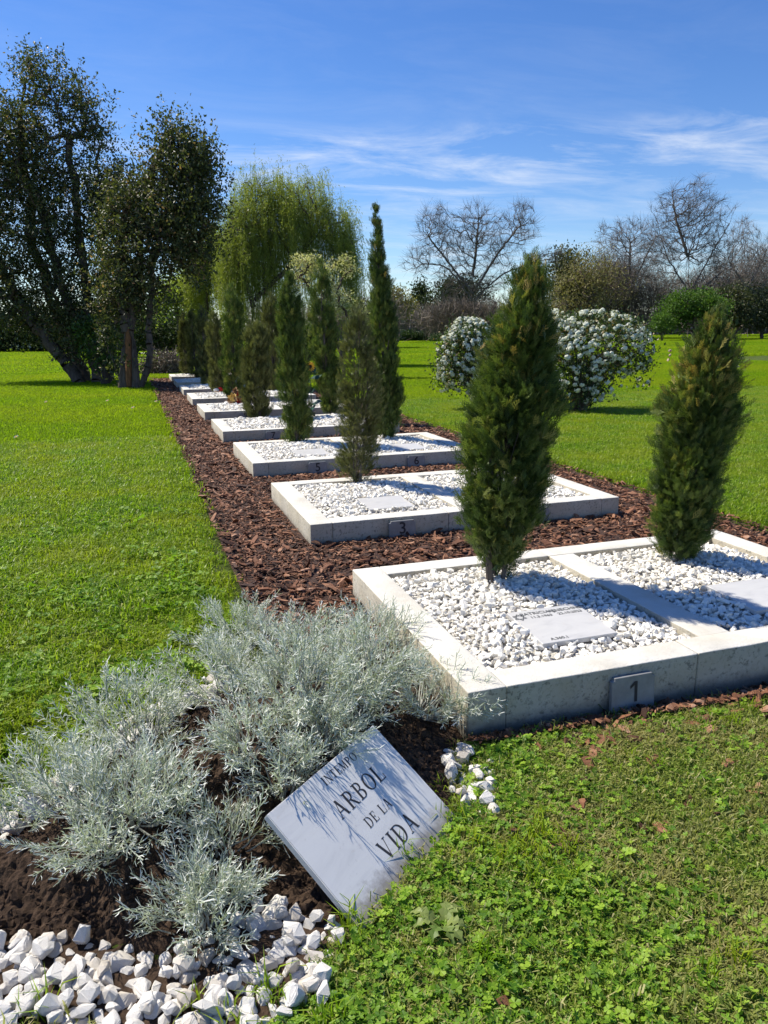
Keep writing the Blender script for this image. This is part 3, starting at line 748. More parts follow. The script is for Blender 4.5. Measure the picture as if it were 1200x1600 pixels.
scatter('bark_mulch', p[rest], rot[rest], size[rest], rng.integers(0, 24, len(rest)), chip_m, mulch, kind='stuff')
# chips strayed onto the lawn before the front kerb
for i in range(60):
    if i < 38: px_, py_ = rng.uniform(880, 1215), 0; py_ = 1150-(px_-880)*.19+abs(rng.normal())*22
    else: px_, py_ = rng.uniform(790, 1200), rng.uniform(1120, 1330)
    if i > 54: px_, py_ = [(1030, 1296), (1075, 1255), (1175, 1240), (795, 1560), (1140, 1195)][i-55]
    g = gnd(px_, py_, -.045)
    o = obj('bark_chip', chip_m[int(rng.integers(24))], lawn); o.location = (g[0], g[1], base_z(g[0], g[1])+.022); s_ = rng.uniform(.045, .082)
    o.rotation_euler = (rng.normal()*.3, rng.normal()*.3, rng.uniform(0, 6.28)); o.scale = (s_, s_*1.2, s_*1.2)

# clods on the mound
cl_m = [rock_mesh('soil_clod', 450+i, M_soil, sz=.8, n=12) for i in range(5)]
n = 26000; x = rng.uniform(-1.2, 1.12, n); y = rng.uniform(1.5, 3.2, n); ok = in_poly(x, y, MOUND) & (d_poly(x, y, MOUND) > .05)
x, y = x[ok], y[ok]; n = len(x)
scatter('soil_clods', np.stack([x, y, mound_z(x, y)+.012], 1), rng.random((n, 3))*6, rng.lognormal(math.log(.0125), .55, n), rng.integers(0, 5, n), cl_m, soil, kind='stuff')

# ------------------------------------------------------------------ grass, clover
def blade_patch(name, side, n, lmin, lmax, w, mat, seed, lean=.5, dry=0.0):
    r = RNG(seed); ac = Acc()
    px = (r.random(n)-.5)*side; py = (r.random(n)-.5)*side; az = r.random(n)*6.28; L = r.uniform(lmin, lmax, n); ln = np.abs(r.normal(size=n))*lean+.08
    d = np.stack([np.cos(az), np.sin(az), 0*az], 1); s_ = np.stack([-np.sin(az), np.cos(az), 0*az], 1)*(w*r.uniform(.7, 1.3, n)[:, None])/2
    B = np.stack([px, py, 0*px-.006], 1)
    M = B+d*(L*.35*ln)[:, None]+np.array([0, 0, 1])*(L*.6)[:, None]
    T = B+d*(L*np.minimum(ln*1.3, 1.0))[:, None]+np.array([0, 0, 1])*(L*np.maximum(1-.55*ln, .15))[:, None]
    V = np.stack([B-s_, B+s_, M+s_*.85, M-s_*.85, T], 1).reshape(-1, 3); i = np.arange(n)*5
    tint = np.where(r.random(n) < dry, r.uniform(.85, 1, n), r.uniform(0, .84, n))
    ac.add(V, np.stack([i, i+1, i+2, i+3], 1), tint); ac.F[3] = [np.stack([i+3, i+2, i+4], 1)]; ac.T[3] = [tint]
    return ac.mesh(name, mat)
def clover_patch(seed, n=9, side=.1, size=.013, mat=None, oval=False):
    r = RNG(seed); ac = Acc()
    for k in range(n):
        c = np.array([(r.random()-.5)*side, (r.random()-.5)*side, 0]); h = r.uniform(.012, .038); az = r.random()*6.28
        tip = c+np.array([math.cos(az)*h*.5, math.sin(az)*h*.5, h]); up = nrm(np.array([[r.normal()*.35, r.normal()*.35, 1]]))[0]
        tn = r.random(); s0 = size*r.uniform(.7, 1.25)
        ac.add([c+[.0007, 0, 0], c-[.0007, 0, 0], tip-[.0005, 0, 0], tip+[.0005, 0, 0]], [[0, 1, 2, 3]], tn*.5)
        m_ = 3 if not oval else int(r.integers(3, 6))
        for j in range(m_):
            a = az+j*6.283/m_+r.normal()*.12; d = np.array([math.cos(a), math.sin(a), 0]); d -= d@up*up; d /= np.linalg.norm(d); sd_ = np.cross(up, d)
            wd = .62 if not oval else .36
            pts = [tip, tip+d*s0*.55+sd_*s0*wd+up*s0*.14, tip+d*s0*1.02+sd_*s0*wd*.62+up*s0*.16, tip+d*s0*(.92 if not oval else 1.25)+up*s0*.05,
                   tip+d*s0*1.02-sd_*s0*wd*.62+up*s0*.16, tip+d*s0*.55-sd_*s0*wd+up*s0*.14]
            ac.add(pts, [[0, 1, 2, 3], [0, 3, 4, 5]], np.clip(tn+r.normal()*.08, 0, 1))
    return ac.mesh('clover', mat or M_clover)
def lawn_ok(x, y, pad=0.0):
    return ~in_poly(x, y, MUL) & ~in_poly(x, y, MOUND) & ~in_beds(x, y, .02) & ~in_poly(x, y, FRONT)
rng = RNG(77)
lush = [blade_patch('grass', .20, 74, .035, .08, .0060, M_grass, 10+i, .8, .05) for i in range(6)]
short = [blade_patch('grass', .16, 80, .014, .042, .0044, M_dry, 20+i, 1.0, .12) for i in range(6)]
trim = [blade_patch('grass', .2, 84, .02, .048, .0058, M_grass, 30+i, 1.0, .16) for i in range(4)]
def zone(n, yr, xr, cond):
    x = rng.uniform(*xr, n); y = rng.uniform(*yr, n); p = np.stack([x, y, base_z(x, y)], 1)
    ok = lawn_ok(x, y) & in_view(p, 120, 160) & cond(x, y)
    return p[ok]
def rz(n, tilt=.08): return np.stack([rng.normal(size=n)*tilt, rng.normal(size=n)*tilt, rng.uniform(0, 6.28, n)], 1)
fore = lambda x, y: (y < 2.45) & (x > -.2) | (y < 1.75)
# left lawn, near
p = zone(26000, (1.9, 11), (-6, .5), lambda x, y: ~fore(x, y))
edge = np.clip((.5-p[:, 0])/.5, 0, 1)
p_edge = p[:, 0] < .41
p = p[p_edge]; edge = edge[p_edge]
worn = sstep(.38, .58, fbm(p[:, 0]*1.3, p[:, 1]*1.3, 40))*sstep(7.5, 4.0, p[:, 1])
keep = rng.random(len(p)) < np.clip(.45+.55*edge, 0, 1)*(1-.45*worn); p = p[keep]; edge = edge[keep]; worn = worn[keep]
ix = np.where((rng.random(len(p)) > edge*1.4+.1) | (rng.random(len(p)) < worn), rng.integers(6, 10, len(p)), rng.integers(0, 6, len(p)))
scatter('grass', p, rz(len(p)), rng.uniform(.75, 1.2, len(p))*(.8+.06*np.clip(p[:, 1], 0, 8)), ix, lush+trim, lawn, kind='stuff')
# right lawn, near
p = zone(30000, (3.0, 16), (4.3, 15), lambda x, y: x > 4.52)
scatter('grass', p, rz(len(p)), rng.uniform(.8, 1.25, len(p)), rng.integers(0, 6, len(p)), lush, lawn, kind='stuff')
# foreground short turf
p = zone(16000, (.75, 2.5), (-.7, 3.4), fore)
dn = fbm(p[:, 0]*3.2, p[:, 1]*3.2, 60)
k_ = rng.random(len(p)) < .35+.65*sstep(.36, .52, fbm(p[:, 0]*4.5, p[:, 1]*4.5, 61)); p = p[k_]; dn = dn[k_]
scatter('grass', p, rz(len(p), .15), rng.uniform(.6, 1.15, len(p))*(.75+.5*dn), rng.integers(0, 6, len(p)), short, lawn, kind='stuff')
# clover and small weeds in the foreground
clo = [clover_patch(80+i) for i in range(6)]+[clover_patch(90+i, 10, .09, .010, None, True) for i in range(4)]
p = zone(13000, (.8, 2.5), (-.7, 3.3), fore)
left_b = 1-sstep(.75, 1.7, p[:, 0]+.25*(2-p[:, 1]))
dn = sstep(.40, .62, fbm(p[:, 0]*2.6+3, p[:, 1]*2.6, 64))
keep = rng.random(len(p)) < np.clip(.16+1.2*left_b*(.45+.55*dn)+.24*dn, 0, 1)*.85; p = p[keep]
scatter('clover', p, rz(len(p), .2), rng.uniform(.5, 1.0, len(p)), rng.integers(0, 10, len(p)), clo, lawn, kind='stuff')
# clover patches in the left lawn
p = zone(5200, (2.4, 6.5), (-3.2, .4), lambda x, y: ~fore(x, y))
dn = sstep(.5, .62, fbm(p[:, 0]*1.6+8, p[:, 1]*1.6, 66)); p = p[rng.random(len(p)) < .04+.16*dn]
p[:, 2] += .018
scatter('clover', p, rz(len(p), .2), rng.uniform(.9, 1.5, len(p)), rng.integers(0, 10, len(p)), clo, lawn, kind='stuff')
# longer tufts against plaque, stones and kerb
p = []
for (px_, py_, m_) in ((560, 1440, 3), (640, 1330, 3), (690, 1270, 3), (850, 1320, 9), (800, 1350, 8), (900, 1380, 5), (740, 1310, 5), (1150, 1500, 4), (760, 1500, 4), (980, 1200, 4), (1120, 1130, 4), (1180, 1120, 4), (60, 1597, 2), (330, 1597, 3), (430, 1575, 3), (520, 1500, 2), (900, 1330, 3), (520, 1590, 4)):
    for _ in range(m_): g = gnd(px_+rng.normal()*22, py_+rng.normal()*16, -.055); p.append([g[0], g[1], base_z(g[0], g[1])])
p = np.array(p, float); ltuft = [blade_patch('grass', .05, 14, .05, .12, .0045, M_grass, 45+i, .6) for i in range(3)]
scatter('grass', p, rz(len(p)), rng.uniform(.7, 1.1, len(p)), rng.integers(0, 3, len(p)), ltuft, lawn, kind='stuff')
# the farther lawn
mid = [blade_patch('grass', .5, 260, .05, .10, .010, M_grassf, 50+i, .6) for i in range(4)]
p = zone(16000, (11, 32), (-14, .5), lambda x, y: x < .52)
p2 = zone(14000, (15, 34), (4.4, 26), lambda x, y: x > 4.4)
p3 = zone(2500, (25.9, 33), (.3, 5), lambda x, y: y > 25.9)
p = np.concatenate([p[p[:, 0] < .26], p2[p2[:, 0] > 4.7], p3]); scatter('grass', p, rz(len(p), .03), rng.uniform(.8, 1.2, len(p)), rng.integers(0, 4, len(p)), mid, lawn, kind='stuff')
farp = [blade_patch('grass', 1.6, 420, .06, .12, .028, M_grassf, 55+i, .6) for i in range(4)]
p = np.concatenate([zone(9000, (30, 75), (-30, 3), lambda x, y: x < 40), zone(26000, (32, 126), (3, 125), lambda x, y: x > 3)])
scatter('grass', p, rz(len(p), .02), rng.uniform(.8, 1.2, len(p)), rng.integers(0, 4, len(p)), farp, lawn, kind='stuff')

# dandelion rosette by the plaque
def rosette(g, label, n=9, L=.12, seed=3):
    th = thing('dandelion', g, label, 'weed'); r = RNG(seed); ac = Acc()
    for k in range(n):
        a = k*6.283/n+r.normal()*.2; d = np.array([math.cos(a), math.sin(a), 0]); s_ = np.array([-d[1], d[0], 0]); l = L*r.uniform(.7, 1.1)
        tn = r.random(); prev = None; m_ = 9
        for i in range(m_+1):
            t_ = i/m_; w = .020*math.sin(math.pi*min(1, t_*.8+.12))*(1 if i % 2 else .45); c = d*l*t_+np.array([0, 0, .012+.035*math.sin(t_*2.6)])
            row = [c-s_*w, c-np.array([0, 0, .003]), c+s_*w]
            if prev is not None: ac.add(prev+row, [[0, 1, 4, 3], [1, 2, 5, 4]], tn)
            prev = row
        th_leaf = ac.mesh('leaf', M_weed); ac = Acc()
        obj('leaf', th_leaf, th)
g = gnd(690, 1452, -.05); rosette((g[0], g[1], -.055), 'pale green toothed dandelion rosette in the clover beside the plaque', 10, .095)

# ------------------------------------------------------------------ silver plants on the mound
def sprig(seed, n=15):
    """unit-long stem along +Y carrying narrow, often forked leaves"""
    r = RNG(seed); V = []; F = []; T = []
    def strip(a, d, L, w, tn):
        d = nrm(d[None])[0]; s_ = nrm(np.cross(d, r.normal(size=3))[None])[0]*w
        up = nrm((d*.75+np.array([0, .5, 0])+r.normal(size=3)*.2)[None])[0]
        m_ = a+d*L*.5; e = m_+up*L*.55; b = len(V)
        V.extend([a-s_*.6, a+s_*.6, m_+s_, m_-s_, e+s_*.35, e-s_*.35]); F.extend([[b, b+1, b+2, b+3], [b+3, b+2, b+4, b+5]]); T.extend([tn, tn])
        return m_
    bend = r.normal(size=3)*.12; bend[1] = 0
    pos = lambda t_: np.array([0, t_, 0])+bend*t_*t_
    for i in range(3):
        a, b_ = pos(i/3), pos((i+1)/3); w = .012
        for s_ in (np.array([w, 0, 0]), np.array([0, 0, w])):
            q_ = len(V); V.extend([a-s_, a+s_, b_+s_, b_-s_]); F.append([q_, q_+1, q_+2, q_+3]); T.append(.3)
    for k in range(n):
        t_ = .18+.82*(k+.5*r.random())/n; az = k*2.4+r.normal()*.3; el = r.uniform(.5, 1.1)
        d = np.array([math.cos(az)*math.sin(el), math.cos(el), math.sin(az)*math.sin(el)])
        L = r.uniform(.2, .38)*(1.1-.4*t_); tn = np.clip(.25+.6*t_+r.normal()*.15, 0, 1)
        m_ = strip(pos(t_), d, L, .0115, tn)
        if r.random() < .65: strip(m_, d+r.normal(size=3)*.7, L*.5, .011, tn)
    return np.array(V), np.array(F), np.array(T)
SPR = [sprig(900+i) for i in range(8)]
def silver_plant(px_, py_, zc, R, Hh, n, label, seed, lean=(0, 0)):
    g = gnd(px_, py_, zc); b0 = np.array([g[0], g[1], float(mound_z(g[0], g[1]))])
    th = thing('silver_plant', tuple(b0), label, 'plant', 'silver-leaved plants on the mound')
    r = RNG(seed); n = int(n*.6); leaf = Acc(); stem_a, stem_b, ra, rb = [], [], [], []
    for k in range(n):
        a = r.random()*6.28; q_ = math.sqrt(r.random()); inc = q_*1.25
        top = np.array([math.cos(a)*R*q_*1.0+lean[0]*(.3+q_), math.sin(a)*R*q_*1.0+lean[1]*(.3+q_), Hh*(1-.62*q_*q_)*r.uniform(.55, 1.0)])
        c = np.array([math.cos(a)*.02, math.sin(a)*.02, 0]); m_ = top*np.array([.55, .55, .35])+r.normal(size=3)*.01
        zt_ = float(mound_z(b0[0]+top[0], b0[1]+top[1]))-b0[2]
        top[2] = max(top[2], zt_+.03)
        stem_a += [c, m_]; stem_b += [m_, top]; ra += [.004, .003]; rb += [.003, .002]
        kk = int(r.integers(2, 5))
        for j in range(kk):
            d = nrm((np.array([math.cos(a)*math.sin(inc), math.sin(a)*math.sin(inc), .35+math.cos(inc)*.8])+r.normal(size=3)*.38)[None])
            t_ = r.uniform(-.1, 1.0); base = (m_+(top-m_)*t_) if j else top*.97
            L = r.uniform(.075, .15)
            V, F, T = SPR[int(r.integers(8))]
            W, G = inst(V, F, frames(d, r), base[None], np.array([L]))
            leaf.add(W, G, np.clip(T+r.normal()*.1, 0, 1))
    V, F = tubes(np.array(stem_a), np.array(stem_b), np.array(ra), np.array(rb), 3)
    obj('stem', mesh('stem', V, F, M_sstem), th)
    obj('foliage', leaf.mesh('foliage', M_silver), th, kind='stuff')
    return th
SP = [
 (312, 1372, .10, .12, .15, 60, 'lowest silver plant, alone on bare soil left of the plaque', (0, 0)),
 (345, 1280, .13, .10, .13, 34, 'small sparse silver plant just above the lowest one', (.02, -.02)),
 (205, 1275, .10, .22, .19, 100, 'silver plant on the left slope, right above the bare soil at the left edge', (-.03, -.03)),
 (150, 1305, .10, .12, .12, 30, 'low silver plant spilling over the bare soil near the left edge', (0, 0)),
 (105, 1235, .06, .19, .22, 60, 'silver plant at the left edge, reaching over the far stones onto the grass', (-.05, .02)),
 (225, 1150, .08, .22, .22, 66, 'silver plant leaning over the far stones to the lawn, left of the mound top', (-.07, .05)),
 (390, 1185, .14, .13, .17, 46, 'silver plant in the mound centre beside the hollow of bare soil', (.02, 0)),
 (365, 1075, .12, .22, .21, 80, 'silver plant on the far left shoulder of the mound', (-.04, .05)),
 (465, 1115, .17, .19, .28, 84, 'silver plant right behind the upper left corner of the plaque', (.02, -.01)),
 (470, 1045, .12, .23, .21, 80, 'silver plant on the mound top, below the bark path', (0, .05)),
 (385, 1000, .06, .22, .22, 66, 'farthest silver plant on the left, against lawn and bark', (-.05, .06)),
 (560, 1075, .15, .19, .28, 84, 'silver plant just above the top corner of the plaque', (.02, -.01)),
 (508, 1150, .19, .085, .18, 40, 'low silver twigs right at the upper edge of the plaque', (.0, .0)),
 (568, 1092, .19, .085, .19, 40, 'silver twigs crowding the top corner of the plaque', (.0, .0)),
 (444, 1200, .18, .08, .18, 34, 'small silver plant at the left corner of the plaque, shading its face', (.0, .0)),
 (590, 1010, .08, .23, .20, 74, 'farthest silver plant on the right, half covering the bark path', (0, .06)),
 (655, 1075, .10, .18, .20, 74, 'silver plant leaning on the corner of the nearest kerb', (.06, -.02)),
]
for i, s in enumerate(SP): silver_plant(*s[:6], s[6], 1000+i, s[7])

# ------------------------------------------------------------------ cypresses
def cyp_spray(seed, n=9, wd=.029):
    """flat cypress branchlet along +Y, unit length"""
    r = RNG(seed); V = []; F = []; z = np.array([0, 0, 1.])
    def lf(a, d, L, w):
        d = np.asarray(d, float); d /= np.linalg.norm(d); s_ = np.cross(d, z); s_ /= np.linalg.norm(s_)+1e-9; b = len(V)
        V.extend([a-s_*w*.95, a+s_*w*.95, a+d*L]); F.append([b, b+1, b+2])
    lf(np.zeros(3), [0, 1, 0], 1.0, wd*.8)
    for k in range(n):
        t_ = .08+.85*k/n; sd_ = 1 if k % 2 else -1; L = (.46*(1-t_)+.15)*r.uniform(.8, 1.2); a = np.array([0, t_, 0.])
        d = np.array([sd_*r.uniform(.65, 1.05), 1, r.normal()*.3]); lf(a, d, L, wd*1.1)
        d2 = np.array([sd_*r.uniform(-.2, .15), 1, r.normal()*.25]); lf(a+nrm(d[None])[0]*L*.45, d2, L*.6, wd)
    return np.array(V), np.array(F)
CSP = [cyp_spray(1200+i) for i in range(6)]
CSP_far = [cyp_spray(1210+i, 5, .04) for i in range(4)]
def cypress(base, Hh, prof, nclump, nspray, L, label, seed, mat, far=False, stems=1, open_=0.0, golden=0.0, lean=(0, 0), trunk_r=.02, up=.9, cones=0, lumps=.25):
    th = thing('cypress', tuple(base), label, 'cypress', 'cypresses in the pebble plots'); r = RNG(seed)
    pt = np.array([p[0] for p in prof]); pr = np.array([p[1] for p in prof])
    sps = CSP_far if far else CSP
    tt = np.linspace(pt[0], 1, 200); w = np.interp(tt, pt, pr)+.015; cdf = np.cumsum(w); cdf /= cdf[-1]
    t_ = np.interp(r.random(nclump), cdf, tt); a = r.random(nclump)*6.28
    R = np.interp(t_, pt, pr)*(1+lumps*(2*vnoise(a*1.6+seed, t_*9, seed)-1))
    rr = R*(.45+.55*np.sqrt(r.random(nclump)))
    ax = lambda q_: np.stack([lean[0]*q_+.02*np.sin(q_*5+seed), lean[1]*q_+.02*np.cos(q_*4+seed), q_*Hh], 1)
    C = ax(t_)+np.stack([np.cos(a)*rr, np.sin(a)*rr, 0*a], 1)
    if open_ > 0:
        kp = vnoise(a*2.2, t_*7, seed+3) > open_*(1-t_)*1.1; C, a, t_, rr, R = C[kp], a[kp], t_[kp], rr[kp], R[kp]
    n = len(C); ct = r.normal(size=n)*.16
    ci = np.repeat(np.arange(n), nspray); m_ = len(ci)
    out = np.stack([np.cos(a), np.sin(a), 0*a], 1)[ci]
    upv = up+1.6*sstep(.75, 1.0, t_[ci])
    d = nrm(out*(r.uniform(.35, 1.15, m_)[:, None])+np.array([0, 0, 1])*upv[:, None]+r.normal(size=(m_, 3))*.33)
    T = C[ci]+r.normal(size=(m_, 3))*np.minimum(.032+0*rr, .3*R+.01)[ci][:, None]-d*L*.4
    M = frames(d, r); S = L*r.uniform(.55, 1.15, m_)*(1-.35*sstep(.8, 1, t_[ci])); k = r.integers(0, len(sps), m_)
    hi = sstep(.45, 1, t_[ci])*golden
    tint = np.clip(.48+ct[ci]+r.normal(size=m_)*.17, 0, .9)
    gold = r.random(m_) < hi*(vnoise(C[ci][:, 0]*9, C[ci][:, 2]*7, seed+8) > .52); tint = np.where(gold, r.uniform(.9, 1, m_), tint)
    ac = Acc()
    for j, (V, F) in enumerate(sps):
        sel = k == j
        W, G = inst(V, F, M[sel], T[sel], S[sel]); ac.add(W, G, np.repeat(tint[sel], len(F)))
    obj('foliage', ac.mesh('foliage', mat), th, kind='stuff')
    tr = Acc()
    for s_ in range(stems):
        an = s_*2.4+seed; off = np.array([math.cos(an), math.sin(an), 0])*(0 if stems == 1 else .035)
        q_ = np.linspace(-.02, .9, 9); pts = ax(q_)+off*(1+1.5*np.sin(np.clip(q_, 0, 1)*3)[:, None])*np.array([1, 1, 0]); pts[:, 2] = q_*Hh
        tr.add(*polytube(pts, trunk_r*(1-q_*.85)*(1 if s_ == 0 else .65), 6))
    kk = r.choice(n, min(n, 70), replace=False)
    B = C[kk]; A = ax(np.clip(t_[kk]-.10-.5*rr[kk], .03, 1)); A[:, :2] += (C[kk][:, :2]-A[:, :2])*.05
    tr.add(*tubes(A, B, np.full(len(kk), trunk_r*.28), np.full(len(kk), .0025), 3))
    obj('trunk', tr.mesh('trunk', M_bark2, True), th)
    for c_ in range(cones): pass
    return th
def H_at(base, py):
    lo, hi = 0.0, 9.0
    for _ in range(50):
        m_ = (lo+hi)/2
        if project(np.array(base)+np.array([0, 0, m_]))[1] > py: lo = m_
        else: hi = m_
    return lo
def plant_at(px, py, z=.12):
    g = gnd(px, py, z); return np.array([g[0], g[1], z])
b = plant_at(772, 912); T1 = b
cypress(b, H_at(b, 392), [(.03, .05), (.09, .065), (.125, .075), (.16, .15), (.22, .185), (.4, .20), (.6, .21), (.68, .185), (.79, .14), (.88, .095), (.95, .045), (1, .02)],
        360, 36, .082, 'nearest and fullest cypress, in the plot with plate 1', 41, M_cyp, stems=2, golden=.22, lean=(.14, -.02), trunk_r=.022, lumps=.34, open_=.16)
b = plant_at(1060, 878); T2 = b
cypress(b, H_at(b, 470), [(.04, .05), (.10, .11), (.19, .15), (.34, .165), (.53, .18), (.68, .16), (.78, .12), (.88, .075), (.95, .035), (1, .015)],
        330, 34, .076, 'golden-tipped cypress at the right edge, behind the divider of the nearest plot frame', 42, M_cyp, stems=3, golden=.6, lean=(.07, -.02), trunk_r=.017, lumps=.36, open_=.18)
b = plant_at(560, 757)
cypress(b, H_at(b, 470), [(.02, .05), (.06, .12), (.15, .16), (.35, .165), (.55, .155), (.75, .12), (.9, .07), (1, .015)],
        300, 20, .062, 'thin see-through olive cypress in the plot with plate 3', 43, M_cyp2, stems=4, open_=.42, lean=(.02, 0), trunk_r=.012, lumps=.3)
b = plant_at(603, 688)
cypress(b, H_at(b, 312), [(.02, .08), (.07, .17), (.18, .20), (.35, .165), (.5, .14), (.65, .10), (.8, .06), (.92, .03), (1, .008)],
        400, 24, .09, 'tallest cypress, a narrow pointed spire behind plate 6', 44, M_cyp, lean=(-.10, 0), trunk_r=.03, up=1.7, golden=.1, lumps=.24, open_=.12)
def fc(px, py, top, hw, n, label, seed, mat=M_cyp3, lean=0.0, prof=None, spray=16):
    b = plant_at(px, py); D = project(b)[2]; R = hw*D/FPX*.88
    prof = prof or [(.02, R*.55), (.06, R*.9), (.2, R), (.55, R*.95), (.75, R*.85), (.9, R*.6), (1, R*.12)]
    cypress(b, H_at(b, top), prof, int(n*1.15), int(spray*1.5), .068+.003*D, label, seed, mat, far=True, trunk_r=.025, lean=(lean, 0), up=1.7, lumps=.28, open_=.12)
fc(462, 692, 425, 22, 260, 'slim cypress with a square foot, standing behind plate 5', 45, M_cyp, spray=16)
fc(515, 646, 402, 20, 240, 'tall cypress standing right of the sunflower', 46, M_cyp, -.1, spray=16)
fc(405, 653, 500, 22, 200, 'short stout cypress right of the dried bouquet', 47)
fc(369, 625, 440, 18, 190, 'cypress just behind the dried bouquet', 48, M_cyp)
fc(428, 612, 455, 17, 170, 'cypress seen between the short stout one and the slim one behind plate 5', 49)
fc(341, 614, 485, 14, 150, 'grey-green cypress beside the red flowers', 50)
fc(323, 603, 478, 10, 120, 'thin dark cypress left of the grey-green one beside the red flowers', 51)
fc(306, 590, 482, 10, 110, 'right one of two nearly black cypresses at the far end of the row', 52)
fc(292, 586, 488, 8, 100, 'left one of two nearly black cypresses at the far end of the row', 53)

# pale cones caught in the two near cypresses
def on_tree(T, px, py, dd): 
    D = project(T)[2]-dd; return P(px, py, D)
def cone_thing(px, py, T, dd, label, n, seed):
    p0 = on_tree(T, px, py, dd); th = thing('seed_cone', tuple(p0), label, 'seed cone'); r = RNG(seed)
    V, F = hull_rock(seed, 1, .8, .75, 20, .12)
    obj('cone_scale', mesh('cone_scale', V*.026, F, M_cone), th)
    for j in range(n-1):
        o = obj('cone_scale', mesh('cone_scale', V*.022, F, M_cone), th); o.location = (r.normal()*.014, r.normal()*.008, -.026*(j+1)); o.rotation_euler = tuple(r.random(3)*3)
cone_thing(825, 581, T1, .24, 'single pale cone in the nearest cypress', 1, 5)
cone_thing(1047, 548, T2, .22, 'cluster of pale cones on the left shoulder of the golden-tipped cypress', 3, 6)

# ------------------------------------------------------------------ trees
def grow(roots, targets, bf=.35, rootpath=None):
    """greedy tree through the targets, trading wire length against path length (roots: list of (n,3) chains)"""
    nodes = []; par = []
    for ch in roots:
        for i, p in enumerate(ch): nodes.append(p); par.append(len(nodes)-2 if i else -1)
    nr = len(nodes); X = np.concatenate([np.array(nodes), targets]); n = len(X); par = np.concatenate([np.array(par), np.full(len(targets), -1)])
    path = np.zeros(n)
    for i in range(nr):
        if par[i] >= 0: path[i] = path[par[i]]+np.linalg.norm(X[i]-X[par[i]])
    path[:nr] *= .5
    T = np.arange(nr, n); best = np.full(n, 1e18); bp = np.zeros(n, int)
    for i in range(nr):
        c = np.linalg.norm(X[T]-X[i], axis=1); c = c*(1+bf*0)+bf*(path[i]+c) ; up = c < best[T]
        best[T[up]] = c[up]; bp[T[up]] = i
    done = np.zeros(n, bool); done[:nr] = True; order = list(range(nr))
    for _ in range(len(T)):
        b_ = np.where(done, 1e18, best); j = int(np.argmin(b_)); p = bp[j]; done[j] = True; par[j] = p; path[j] = path[p]+np.linalg.norm(X[j]-X[p]); order.append(j)
        rem = np.where(~done)[0]
        if len(rem):
            c = np.linalg.norm(X[rem]-X[j], axis=1); c = c+bf*(path[j]+c); up = c < best[rem]
            best[rem[up]] = c[up]; bp[rem[up]] = j
    cnt = np.ones(n)
    for j in reversed(order):
        if par[j] >= 0: cnt[par[j]] += cnt[j]
    return X, par, cnt
def limbs(X, par, cnt, rtip, ex, seed, wob=.10, rmax=None, sides=5):
    r = RNG(seed); R = rtip*cnt**ex
    if rmax is not None: R = np.minimum(R, rmax)
    j = np.where(par >= 0)[0]; A = X[par[j]]; B = X[j]; L = np.linalg.norm(B-A, axis=1, keepdims=True)
    m1 = A+(B-A)*.36+r.normal(size=A.shape)*L*wob*.5; m2 = A+(B-A)*.68+r.normal(size=A.shape)*L*wob*.5+np.array([0, 0, .03])*L
    ra = np.minimum(R[par[j]], R[j]*1.35); rb = R[j]; f1, f2 = ra*.64+rb*.36, ra*.32+rb*.68
    AA = np.concatenate([A, m1, m2]); BB = np.concatenate([m1, m2, B]); r0 = np.concatenate([ra, f1, f2]); r1 = np.concatenate([f1, f2, rb])
    ac = Acc(); thick = r0 > rtip*2.2
    for sel, sd_ in ((thick, sides), (~thick, 3)):
        if sel.any(): ac.add(*tubes(AA[sel], BB[sel], r0[sel], r1[sel], sd_))
    return ac, np.concatenate([m1, m2, B])
def twigs(X, par, cnt, n_per, L, w, seed, upb=.25):
    r = RNG(seed); tip = np.where((cnt < 4) & (par >= 0))[0]; ti = np.repeat(tip, n_per)
    base = X[ti]+(X[par[ti]]-X[ti])*r.random((len(ti), 1))*.9
    d = nrm(nrm(X[ti]-X[par[ti]])+r.normal(size=(len(ti), 3))*.55+np.array([0, 0, upb])); l = L*r.uniform(.5, 1.2, len(ti))[:, None]
    s_ = nrm(np.cross(d, r.normal(size=d.shape)))*w
    e = base+d*l; m_ = base+d*l*.5+r.normal(size=d.shape)*l*.06
    V = np.stack([base-s_, base+s_, m_+s_*.8, m_-s_*.8, e+s_*.35, e-s_*.35], 1).reshape(-1, 3); i = np.arange(len(ti))*6
    F = np.concatenate([np.stack([i, i+1, i+2, i+3], 1), np.stack([i+3, i+2, i+4, i+5], 1)])
    return V, F
def blob_pts(blobs, D, n, rng, shell=.5, dz=1.0):
    """points in ellipsoids given as photo px,py,rx,ry at depth D (world-sized ellipsoids; depth radius = width)"""
    w = np.array([b_[2]*b_[3] for b_ in blobs], float); k = rng.choice(len(blobs), n, p=w/w.sum()); out = np.zeros((n, 3))
    u = nrm(rng.normal(size=(n, 3)))*(shell+(1-shell)*rng.random((n, 1))**.6)*1.0
    for i in range(n):
        px_, py_, rx, ry = blobs[k[i]][:4]; off = blobs[k[i]][4] if len(blobs[k[i]]) > 4 else 0
        c = P(px_, py_, D+off); s_ = (D+off)/FPX; q_ = u[i]
        out[i] = c+CR*q_[0]*rx*s_+np.array([0, 0, 1])*q_[2]*ry*s_+np.array([CF[0], CF[1], 0])*q_[1]*(rx+ry)*.5*s_*dz
    return out
QL = (np.array([[0, 0, 0], [.26, .45, .05], [0, 1, 0], [-.26, .45, .05]]), np.array([[0, 1, 2, 3]]))
